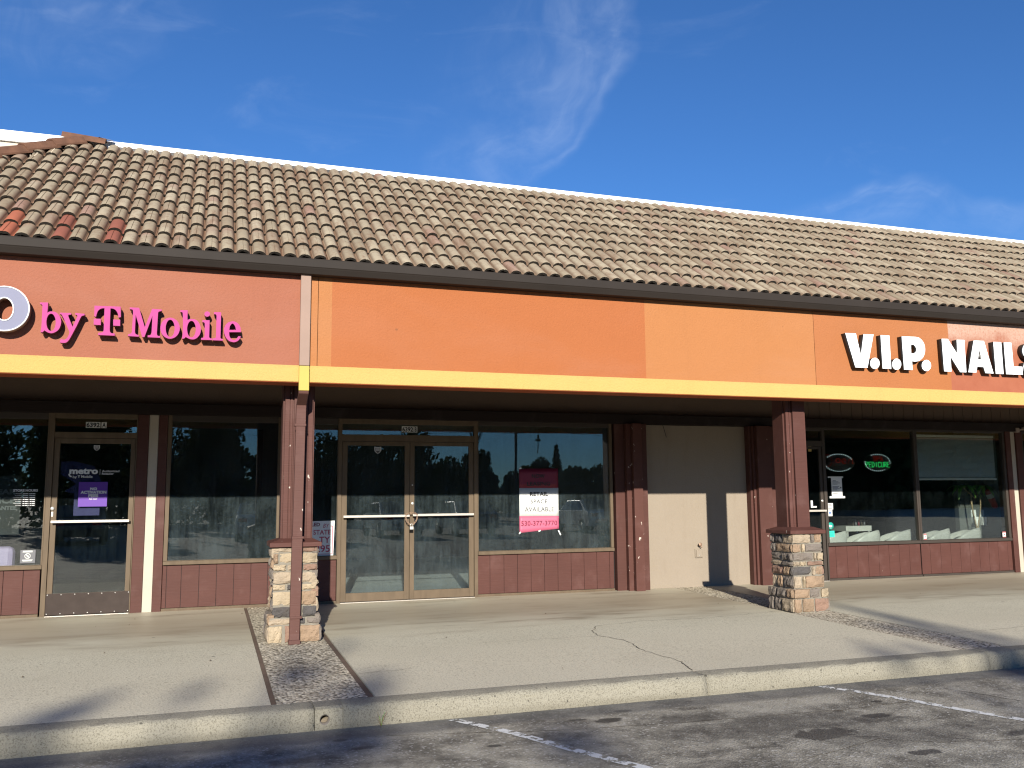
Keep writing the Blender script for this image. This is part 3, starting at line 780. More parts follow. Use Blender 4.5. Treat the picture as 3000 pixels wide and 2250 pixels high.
V, F, MI, SMO, LX, TI = [], [], [], [], [], []
for (o, row, k, split) in cells[300:]:
    me = TM[(1 if split else 0, 0)]; bs = len(V); ti = rt.random()
    off = o + basis @ Vector((rt.uniform(-.003, .003), rt.uniform(-.006, .006), rt.uniform(-.003, .003)))
    V += [tuple(off + basis @ vv.co) for vv in me.vertices]
    TI += [ti] * len(me.vertices); LX += [d.value for d in me.attributes['tilex'].data]
    for p in me.polygons: F.append([bs + i for i in p.vertices]); MI.append(p.material_index); SMO.append(p.use_smooth)
me = bpy.data.meshes.new('roof_tiles'); me.from_pydata([tuple(Vector(q) - WL['roof']) for q in V], [], F)
me.materials.append(M['tile']); me.materials.append(M['tile_edge'])
me.polygons.foreach_set('material_index', MI); me.polygons.foreach_set('use_smooth', SMO)
me.attributes.new('tilex', 'FLOAT', 'POINT').data.foreach_set('value', LX)
me.attributes.new('tint', 'FLOAT', 'POINT').data.foreach_set('value', TI)
ts = bpy.data.objects.new('roof_tiles', me); COL.objects.link(ts); ts.parent = roofo; ts['kind'] = 'stuff'
# hip and ridge caps
def cap_tile(p0, p1, wd, hgt, lift):
    p0, p1 = Vector(p0), Vector(p1); d = (p1 - p0).normalized(); side = d.cross(Vector((0, 0, 1))).normalized(); up = side.cross(d)
    b = MB(); pr = [(-wd, -hgt), (-wd * .62, hgt * .25), (0, hgt * .62), (wd * .62, hgt * .25), (wd, -hgt)]
    vs = []
    for q, (pp, l) in enumerate(((p0, lift), (p1, 0))):
        for th in (0, -.024):
            for (a, c) in pr: vs.append(pp + side * a + up * (c + l + th))
    k = 5; fs = []
    for i in range(k - 1): fs += [(i, i + 1, 2 * k + i + 1, 2 * k + i), (k + i, 3 * k + i, 3 * k + i + 1, k + i + 1), (i, k + i, k + i + 1, i + 1), (2 * k + i, 2 * k + i + 1, 3 * k + i + 1, 3 * k + i)]
    fs += [(0, 2 * k, 3 * k, k), (k - 1, 2 * k - 1, 4 * k - 1, 3 * k - 1)]
    b.add(vs, fs)
    o = b.build('ridge_tile', M['ridge'], bld, bevel=.004); return o
hd = Vector((-1, -1, -ST / CT)).normalized()
p = Vector((XTOP + .03, TY - .02, TZ + .035))
for k in range(9):
    a = p + hd * (.40 * k + .44); c = p + hd * (.40 * k - .02)
    cap_tile(a, c, .105, .055, .028)
cap_tile((XTOP - .16, TY + .035, TZ + .075), (XTOP + .34, TY + .035, TZ + .06), .105, .05, .02)
b = MB(); b.add([(XTOP + .26, TY - .03, TZ + .085), (XTOP + .40, TY - .03, TZ + .055), (XTOP + .44, TY + .05, TZ + .085), (XTOP + .22, TY + .05, TZ + .10)], [(0, 1, 2, 3)])
b.add([(XTOP + .26, TY - .04, TZ + .077), (XTOP + .40, TY - .04, TZ + .047), (XTOP + .44, TY + .05, TZ + .077), (XTOP + .22, TY + .05, TZ + .09)], [(0, 1, 2, 3)])
b.build('flashing', M['steel'], bld)

# ---- downspout
dsp = empty('downspout', (.86, 9.4, 0), 'square downspout: beige over the fascia, yellow on the band, maroon down the pillar', parent=bld)
box('pipe_section', M['pipe_beige'], dsp, .822, .925, 9.185, 9.238, 2.755, 3.72, 'beige upper pipe', bevel=.006)
box('pipe_section', M['pipe_yellow'], dsp, .822, .925, 9.183, 9.236, 2.498, 2.753, 'yellow pipe section', bevel=.006)
def pipe(pts, wd, dp, name='pipe_section', mat='pipe'):
    b = MB(); vs = []
    for (y, z, t) in pts: vs += [(.876 - wd / 2 - (3.0 - z) * .009 + .002, y, z), (.876 + wd / 2 - (3.0 - z) * .009 + .002, y, z), (.876 + wd / 2 - (3.0 - z) * .009 + .002, y + dp * t[0], z + dp * t[1]), (.876 - wd / 2 - (3.0 - z) * .009 + .002, y + dp * t[0], z + dp * t[1])]
    fs = []
    for i in range(len(pts) - 1):
        for k in range(4): fs.append((4 * i + k, 4 * i + (k + 1) % 4, 4 * i + 4 + (k + 1) % 4, 4 * i + 4 + k))
    fs += [(0, 3, 2, 1), tuple(4 * (len(pts) - 1) + k for k in range(4))]
    b.add(vs, fs); return b.build(name, M[mat], dsp, bevel=.005)
pipe([(9.190, 2.497, (1, 0)), (9.20, 2.47, (.9, .1)), (9.395, 2.37, (1, .1)), (9.40, 2.33, (1, 0)), (9.40, 2.16, (1, 0))], .100, .06)
pipe([(9.403, 2.175, (1, 0)), (9.403, 1.00, (1, 0))], .096, .055)
pipe([(9.398, 1.03, (1, 0)), (9.398, .22, (1, 0))], .104, .062)
pipe([(9.402, .215, (1, 0)), (9.402, .06, (1, 0)), (9.392, -.0, (1, 0)), (9.382, -.045, (1, 0))], .100, .06)
pipe([(9.376, .002, (1, 0)), (9.372, -.04, (1, 0))], .116, .075, 'pipe_shoe')
for z in (2.165, 1.015, .22): box('joint_band', M['pipe'], dsp, .862 - .058, .862 + .062, 9.393, 9.466, z - .012, z + .012, bevel=.003)

# ---- stone pillars
def stone(b_name, parent, org, ax, n, w0, w1, z0, z1, proud, mat, r2):
    """rough block on a face: ax = direction along the face, n = outward normal"""
    nx, nz = 6, 4; dp = 0.05; sd = r2.uniform(0, 99)
    vs = []
    g = 0.009
    a0, a1, c0, c1 = w0 + g, w1 - g, z0 + g, z1 - g
    for j in range(nz + 1):
        for i in range(nx + 1):
            u, v = i / nx, j / nz
            edge = (i in (0, nx)) or (j in (0, nz))
            o = proud + (r2.uniform(-.018, -.004) if edge else .012 * noise.noise((u * 2.2 + sd, v * 1.6, sd)) + r2.uniform(-.003, .006))
            uu_ = a0 + (a1 - a0) * u + (r2.uniform(-.004, .004)); vv_ = c0 + (c1 - c0) * v + r2.uniform(-.004, .004)
            vs.append(org + ax * uu_ + n * o + Vector((0, 0, vv_)))
    per = [i for i in range(nx + 1)] + [(j + 1) * (nx + 1) - 1 for j in range(1, nz + 1)] + [nz * (nx + 1) + i for i in range(nx - 1, -1, -1)] + [j * (nx + 1) for j in range(nz - 1, 0, -1)]
    k0 = len(vs)
    for q in per:
        pp = vs[q]; dn = (pp - org).dot(n); vs.append(pp - n * (dn + dp - proud * 0))
    fs = []
    for j in range(nz):
        for i in range(nx):
            a = j * (nx + 1) + i; fs.append((a, a + 1, a + nx + 2, a + nx + 1))
    m_ = len(per)
    for q in range(m_): fs.append((per[q], k0 + q, k0 + (q + 1) % m_, per[(q + 1) % m_]))
    return MB().add(vs, fs).build(b_name, STONE[mat], parent)
FRONT = [  # from under the cap downwards: course height, then stones (start, end, colour)
    (.115, [(0, .60, 'sand'), (.61, .74, 'grey'), (.75, 1, 'tan')]),
    (.108, [(0, .27, 'tan'), (.28, .41, 'cream'), (.42, 1, 'grey')]),
    (.100, [(0, .68, 'grey'), (.69, .78, 'sand'), (.79, 1, 'cream')]),
    (.062, [(0, .20, 'sand'), (.21, .46, 'cream'), (.47, 1, 'pink')]),
    (.112, [(0, .60, 'dark'), (.61, .73, 'sand'), (.74, 1, 'tan')]),
    (.150, [(0, .27, 'sand'), (.28, .37, 'cream'), (.38, 1, 'tan')]),
    (.115, [(0, .45, 'tan'), (.46, .77, 'grey'), (.78, 1, 'cream')]),
    (.165, [(0, .22, 'tan'), (.23, .58, 'tan'), (.59, 1, 'pink')])]
LEFTF = [
    (.115, [(0, .22, 'grey'), (.23, .55, 'dark'), (.56, 1, 'sand')]), (.108, [(0, .25, 'grey'), (.26, .9, 'tan'), (.91, 1, 'tan')]), (.100, [(0, .5, 'grey'), (.51, .8, 'grey'), (.81, 1, 'grey')]),
    (.062, [(0, .5, 'sand'), (.51, 1, 'grey')]), (.112, [(0, .58, 'pink'), (.59, .88, 'tan'), (.89, 1, 'dark')]), (.150, [(0, .24, 'sand'), (.25, .52, 'tan'), (.53, 1, 'grey')]),
    (.115, [(0, .32, 'grey'), (.33, .72, 'grey'), (.73, 1, 'tan')]), (.165, [(0, .2, 'grey'), (.21, .5, 'grey'), (.51, 1, 'sand')])]
FRONTL = [
    (.060, [(0, .5, 'sand'), (.51, 1, 'pink')]), (.115, [(0, .12, 'tan'), (.13, .58, 'cream'), (.59, 1, 'cream')]), (.075, [(0, .30, 'cream'), (.31, .66, 'sand'), (.67, 1, 'pink')]), (.130, [(0, .58, 'sand'), (.59, 1, 'sand')]),
    (.070, [(0, .30, 'cream'), (.31, .60, 'dark'), (.61, 1, 'cream')]), (.155, [(0, .62, 'cream'), (.63, 1, 'tan')]), (.115, [(0, .48, 'dark'), (.49, .66, 'grey'), (.67, 1, 'dark')]),
    (.075, [(0, .52, 'sand'), (.53, .72, 'dark'), (.73, 1, 'grey')]), (.180, [(0, .27, 'cream'), (.30, .55, 'pink'), (.60, 1, 'tan')])]
def pillar(x0, front, seed, label, postc):
    r2 = random.Random(seed)
    pl = empty('pillar', (x0 + .25, 9.73, -.04), label, parent=bld)
    x1, y0, y1 = x0 + .505, 9.475, 9.985
    zc = .918; zb = zs(9.5)
    box('mortar_core', M['mortar'], pl, x0 + .040, x1 - .040, y0 + .040, y1 - .040, zb - .02, zc, bevel=0)
    basez = zb + sum(c[0] for c in front[-2:]) * .98
    box('mortar_core', M['mortar'], pl, x0 + .008, x1 - .008, y0 + .008, y1 - .008, zb - .02, basez, bevel=0)
    tot = sum(c[0] for c in front); 
    for face, courses in ((0, front), (1, LEFTF), (2, LEFTF), (3, FRONT)):
        z = zc; kk = (zc - zb) / sum(c[0] for c in courses)
        for ci, (h, st) in enumerate(courses):
            base = ci >= len(courses) - 2
            ins = 0.0 if base else .034
            z1_ = z; z -= h * kk
            ww = .505 - 2 * ins
            if face == 0: org, ax, nn = Vector((x0 + ins, y0 + ins, 0)), Vector((1, 0, 0)), Vector((0, -1, 0))
            elif face == 1: org, ax, nn = Vector((x0 + ins, y1 - ins, 0)), Vector((0, -1, 0)), Vector((-1, 0, 0))
            elif face == 2: org, ax, nn = Vector((x1 - ins, y0 + ins, 0)), Vector((0, 1, 0)), Vector((1, 0, 0))
            else: org, ax, nn = Vector((x1 - ins, y1 - ins, 0)), Vector((-1, 0, 0)), Vector((0, 1, 0))
            for (a, c, col) in st:
                if (c - a) * ww < .03: continue
                stone('stone', pl, org, ax, nn, a * ww - (.006 if a == 0 else 0), c * ww + (.006 if c == 1 else 0), z, z1_, r2.uniform(.004, .028), col, r2)
    b = MB(); e = .028; cx, cy_ = x0 + .2525, 9.73
    v0 = [(x0 - e + .02, y0 - e + .02), (x1 + e - .02, y0 - e + .02), (x1 + e - .02, y1 + e - .02), (x0 - e + .02, y1 + e - .02)]
    pc = postc; v1 = [(pc - .16, 9.585), (pc + .16, 9.585), (pc + .16, 9.89), (pc - .16, 9.89)]
    vs = [(p[0], p[1], .918) for p in v0] + [(p[0], p[1], .962) for p in v0] + [(p[0], p[1], 1.0) for p in v1]
    fs = [(0, 3, 2, 1), (8, 9, 10, 11)]
    for k in range(4): fs += [(k, (k + 1) % 4, 4 + (k + 1) % 4, 4 + k), (4 + k, 4 + (k + 1) % 4, 8 + (k + 1) % 4, 8 + k)]
    b.add(vs, fs).build('pillar_cap', M['brown_chip'], pl, bevel=.005)
    top = 3.058
    box('post', M['brown'], pl, pc - .125, pc + .125, 9.632, 9.862, .99, top)
    for (xa, xb, ya, yb) in ((pc - .145, pc - .098, 9.618, 9.66), (pc + .100, pc + .145, 9.618, 9.66), (pc - .090, pc - .068, 9.622, 9.65), (pc + .072, pc + .092, 9.622, 9.65), (pc - .052, pc + .120 if seed == 2 else pc + .06, 9.600, 9.64)):
        if seed == 2 and abs(xa - (pc + .072)) < 1e-6: continue
        box('post_board', M['brown'] if xb - xa > .1 else M['brown_chip'], pl, xa, xb, ya, yb, .985, top, bevel=.002)
    for sx in (-1, 1): box('post_board', M['brown'], pl, pc + sx * .146 - .018, pc + sx * .146 + .018, 9.66, 9.88, .985, top, bevel=.002)
    box('post_board', M['brown'], pl, pc - .13, pc + .13, 9.864, 9.885, .985, top, bevel=.002)
    return pl
pillar(.602, FRONTL, 1, 'stone pillar with the maroon downspout in front', .872)
pillar(6.832, FRONT, 2, 'stone pillar beside the salon door', 7.085)

def lot_crack(pts, wd=.008):
    b = MB(); r2 = random.Random(int(pts[0][0] * 97)); P = []
    for i in range(len(pts) - 1):
        for k in range(10):
            t = k / 10; P.append((pts[i][0] * (1 - t) + pts[i + 1][0] * t + r2.uniform(-.012, .012), pts[i][1] * (1 - t) + pts[i + 1][1] * t + r2.uniform(-.012, .012)))
    for i in range(len(P) - 1):
        d = Vector((P[i + 1][0] - P[i][0], P[i + 1][1] - P[i][1])).normalized() * wd * r2.uniform(.3, 1) / 2
        b.add([(P[i][0] - d.y, P[i][1] + d.x, -.2175), (P[i][0] + d.y, P[i][1] - d.x, -.2175), (P[i + 1][0] + d.y, P[i + 1][1] - d.x, -.2175), (P[i + 1][0] - d.y, P[i + 1][1] + d.x, -.2175)], [(0, 1, 2, 3)])
    return b.build('asphalt_crack', M['crack'], None, 'thin dark crack in the asphalt', kind='structure')
lot_crack([(1.2, 6.35), (2.4, 6.05), (3.3, 5.95), (4.6, 5.85), (5.35, 5.9)], .010)
lot_crack([(5.9, 6.2), (6.1, 5.6), (6.6, 5.3), (7.4, 5.1)], .009)
lot_crack([(3.6, 4.9), (4.3, 5.1), (4.6, 4.9), (5.4, 4.7)], .007)
lot_crack([(6.3, 6.45), (6.9, 6.2), (7.1, 5.9)], .007)

# ================================================================== SHOPFRONT
GY = 12.434                                             # front of the glass
def deep(x, z, y): return x * y / 12.44, 1.41 + (z - 1.41) * y / 12.44
def kick_wall(x0, x1, z1, joints, mat='brown_plank', trim='bronze', y=12.425):
    k = empty('kick_wall', ((x0 + x1) / 2, y, 0), parent=bld)
    box('backing', M['black'], k, x0, x1, y + .012, 12.60, -.02, z1, bevel=0)
    xs = [x0] + joints + [x1]
    for a, c in zip(xs, xs[1:]):
        if c - a > .012: box('plank', M[mat], k, a + .002, c - .002, y, y + .02, .036, z1 - .002, bevel=.004)
    box('base_trim', M[trim], k, x0, x1, y - .02, y + .012, -.02, .034, bevel=.003)
    return k
def window(x0, x1, z0, z1, gm, fm, sillz, fl=.045, fr=.045, top=2.505, label=None):
    w_ = empty('window', ((x0 + x1) / 2, 12.42, z0), label, parent=bld)
    box('pane', M[gm], w_, x0 - .012, x1 + .012, GY, GY + .006, z0 - .012, z1 + .012, bevel=0)
    box('window_frame', M[fm], w_, x0 - fl, x0, 12.40, 12.47, sillz + .001, top, bevel=.003)
    box('window_frame', M[fm], w_, x1, x1 + fr, 12.40, 12.47, sillz + .001, top, bevel=.003)
    box('window_frame', M['dark_frame'], w_, x0, x1, 12.402, 12.468, z1, top, bevel=.003)  # on tan frames the darker head has the canopy shade in its colour
    box('sill', M[fm], w_, x0 - fl, x1 + fr, 12.385, 12.47, sillz - .048, sillz, bevel=.004)
    box('glazing_bead', M[fm], w_, x0, x1, 12.404, 12.466, sillz + .001, z0, bevel=.002)
    return w_
def board(x0, x1, y0, mat='brown', z1=2.503, z0=-.02, label=None, name='trim_board'):
    return box(name, M[mat], bld, x0, x1, y0, 12.60, z0, z1, label, bevel=.004)
# --- bay A: phone shop
kick_wall(-4.5, -1.945, .575, [-4.28, -4.065, -3.85, -3.635, -3.42, -3.205, -2.99, -2.775, -2.56, -2.345, -2.13])
window(-4.45, -1.945, .628, 2.425, 'glass_a', 'bronze', .622, .05, .018, label='window with the store hours sign')
def door_frame(x0, x1, fm, tz0=2.275, tz1=2.435, jl=.06, jr=.06, gm='glass_a'):
    d = empty('door_frame', ((x0 + x1) / 2, 12.42, 0), parent=bld)
    box('jamb', M[fm], d, x0 - jl, x0, 12.395, 12.48, -.01, 2.505, bevel=.003)
    box('jamb', M[fm], d, x1, x1 + jr, 12.395, 12.48, -.01, 2.505, bevel=.003)
    box('header_rail', M[fm], d, x0, x1, 12.40, 12.475, 2.195, tz0, bevel=.003)
    box('head_rail', M[fm], d, x0, x1, 12.40, 12.475, tz1, 2.505, bevel=.003)
    box('transom_pane', M[gm], d, x0 - .005, x1 + .005, GY, GY + .006, tz0 - .005, tz1 + .005, bevel=0)
    box('threshold', M['alu'], d, x0, x1, 12.37, 12.50, -.02, .006, bevel=.002)
    return d
def door(x0, x1, gx0, gx1, gz0, gz1, top, fm, gm, label):
    d = empty('door', ((x0 + x1) / 2, 12.43, 0), label, parent=bld)
    box('door_stile', M[fm], d, x0, gx0, 12.415, 12.46, .012, top, bevel=.004)
    box('door_stile', M[fm], d, gx1, x1, 12.415, 12.46, .012, top, bevel=.004)
    box('door_rail', M[fm], d, gx0, gx1, 12.417, 12.458, .012, gz0, bevel=.003)
    box('door_rail', M[fm], d, gx0, gx1, 12.417, 12.458, gz1, top, bevel=.003)
    box('pane', M[gm], d, gx0 - .004, gx1 + .004, GY, GY + .006, gz0 - .004, gz1 + .004, bevel=0)
    return d
def push_bar(d, x0, x1, z, y=12.335):
    box('push_bar', M['alu'], d, x0, x1, y, y + .022, z - .016, z + .016, bevel=.004)
    for xx in (x0 + .012, x1 - .042): box('bar_bracket', M['alu'], d, xx, xx + .03, y + .023, 12.416, z - .012, z + .012, bevel=.002)
door_frame(-1.868, -.918, 'bronze', 2.268, 2.440, .058, .012)
dA = door(-1.864, -.922, -1.80, -.978, .272, 2.125, 2.19, 'bronze', 'glass_a', 'single glass door of the phone shop')
box('kick_plate', M['kickplate'], dA, -1.868, -.918, 12.405, 12.414, .014, .272, bevel=.002)
b = MB()
for i in range(7):
    for zz in (.03, .258): b.lathe([(.0, -.003), (.006, -.003), (.007, 0)], (-1.85 + .153 * i, 12.4045, zz), 8, axis='y')
b.build('screw', M['steel'], dA)
push_bar(dA, -1.850, -.955, 1.150)
MB().lathe([(0, -.014), (.020, -.014), (.024, -.008), (.024, 0)], (-1.848, 12.413, 1.312), 20, axis='y').build('lock', M['steel'], dA)
box('lock_plate', M['steel'], dA, -1.858, -1.834, 12.405, 12.414, 1.213, 1.273)
board(-.905, -.772, 12.40); board(-.770, -.655, 12.415, 'cream', 2.503, label='cream painted trim board', name='trim_board'); board(-.652, -.545, 12.40)
kick_wall(-.542, .90, .575, [-.490, -.313, -.097, .118, .333, .547, .762])
window(-.490, .855, .632, 2.425, 'glass_dirty', 'bronze', .626, .05, .045, label='dusty window left of the downspout pillar')
board(.905, 1.10, 12.33)
# --- bay B: empty shop
kick_wall(1.105, 1.66, .585, [1.15, 1.36, 1.575])
window(1.15, 1.655, .640, 2.42, 'glass_dirty', 'bronze', .634, .045, .008, label='narrow side window beside the double door')
door_frame(1.712, 3.606, 'bronze', 2.287, 2.435, .048, .054, 'glass_dirty')
dB1 = door(1.716, 2.664, 1.79, 2.594, .125, 2.135, 2.19, 'bronze', 'glass_dirty', 'left leaf of the chained double door')
dB2 = door(2.669, 3.603, 2.734, 3.532, .128, 2.137, 2.19, 'bronze', 'glass_dirty', 'right leaf of the chained double door')
push_bar(dB1, 1.735, 2.652, 1.158); push_bar(dB2, 2.699, 3.585, 1.166)
MB().lathe([(0, -.012), (.017, -.012), (.021, -.006), (.021, 0)], (2.706, 12.414, 1.327), 20, axis='y').build('lock', M['steel'], dB2)
MB().lathe([(0, -.006), (.009, -.005), (.011, 0)], (2.704, 12.414, 1.585), 12, axis='y').build('bolt', M['steel'], dB2)
JB = [3.846, 4.058, 4.265, 4.473, 4.683, 4.893, 5.104, 5.312, 5.519, 5.728]
kick_wall(3.662, 5.80, .585, JB)
window(3.672, 5.752, .640, 2.442, 'glass_dirty', 'bronze', .634, .010, .045, label='wide dusty window with the leasing poster')
board(5.802, 5.83, 12.47, 'black'); board(5.832, 5.985, 12.375)
for (xa, xb, ya, mm) in ((5.988, 6.065, 12.30, 'brown_chip'), (6.066, 6.215, 12.22, 'brown_chip'), (6.216, 6.334, 12.30, 'brown')): board(xa, xb, ya, mm)
for (xa, xb, ya, mm) in ((8.175, 8.215, 12.33, 'brown'), (8.216, 8.255, 12.29, 'brown_chip'), (8.256, 8.50, 12.22, 'brown'), (8.501, 8.66, 12.30, 'brown')): board(xa, xb, ya, mm)
# --- bay C: nail salon
door_frame(8.705, 9.630, 'dark_frame', 2.29, 2.45, .045, .025, 'glass_c')
dC = door(8.709, 9.626, 8.775, 9.570, .13, 2.15, 2.19, 'dark_frame', 'glass_c', 'dark framed salon door behind the pillar')
push_bar(dC, 8.752, 9.615, 1.138)
MB().lathe([(0, -.012), (.017, -.012), (.021, -.006), (.021, 0)], (9.592, 12.414, 1.298), 20, axis='y').build('lock', M['steel'], dC)
kick_wall(9.657, 11.555, .555, [9.817, 10.041, 10.250, 10.466, 10.681, 10.894, 11.108, 11.322], trim='dark_frame')
window(9.692, 11.532, .612, 2.475, 'glass_c', 'dark_frame', .606, .034, .034, label='salon window with the neon signs')
kick_wall(11.573, 13.585, .555, [11.765, 11.992, 12.212, 12.423, 12.635, 12.850, 13.063, 13.275, 13.49], trim='dark_frame')
window(11.605, 13.530, .612, 2.475, 'glass_c', 'dark_frame', .606, .034, .05, label='salon window with the raised blind')
board(13.588, 13.705, 12.38); board(13.707, 13.83, 12.41, 'cream', 2.503, label='cream painted trim board'); board(13.832, 13.97, 12.38)
kick_wall(13.975, 16.5, .555, [14.2, 14.42, 14.64, 14.86, 15.08, 15.3, 15.52, 15.74, 15.96, 16.2], trim='dark_frame')
window(14.02, 16.4, .612, 2.475, 'glass_c', 'dark_frame', .606, .034, .05, label='last salon window at the edge of the view')
board(16.5, XR, 12.44, 'brown')
# --- rooms behind the glass
def room(x0, x1, y1, wall, floor, zc=2.75, lab=None):
    r_ = empty('shop_room', ((x0 + x1) / 2, 14, 0), lab, parent=bld)
    box('room_floor', M[floor], r_, x0, x1, 12.60, y1, -.06, -.005, bevel=0)
    box('room_ceiling', M['room_grey'], r_, x0, x1, 12.62, y1, zc, zc + .05, bevel=0)
    box('room_wall', M[wall], r_, x0, x1, y1, y1 + .08, -.06, zc, bevel=0)
    box('room_wall', M[wall], r_, x0 - .08, x0, 12.62, y1 + .08, -.06, zc + .05, bevel=0)
    box('room_wall', M[wall], r_, x1, x1 + .08, 12.62, y1 + .08, -.06, zc + .05, bevel=0)
    return r_
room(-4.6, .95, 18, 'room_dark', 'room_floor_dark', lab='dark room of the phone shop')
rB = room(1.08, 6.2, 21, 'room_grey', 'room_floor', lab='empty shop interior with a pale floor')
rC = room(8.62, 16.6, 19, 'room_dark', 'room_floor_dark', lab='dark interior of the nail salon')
x0, _ = deep(12.478, 1, 13.12); x1, _ = deep(13.42, 1, 13.12)
box('partition_wall', M['room_grey'], rC, x0, x1, 13.13, 13.23, -.005, 2.74)

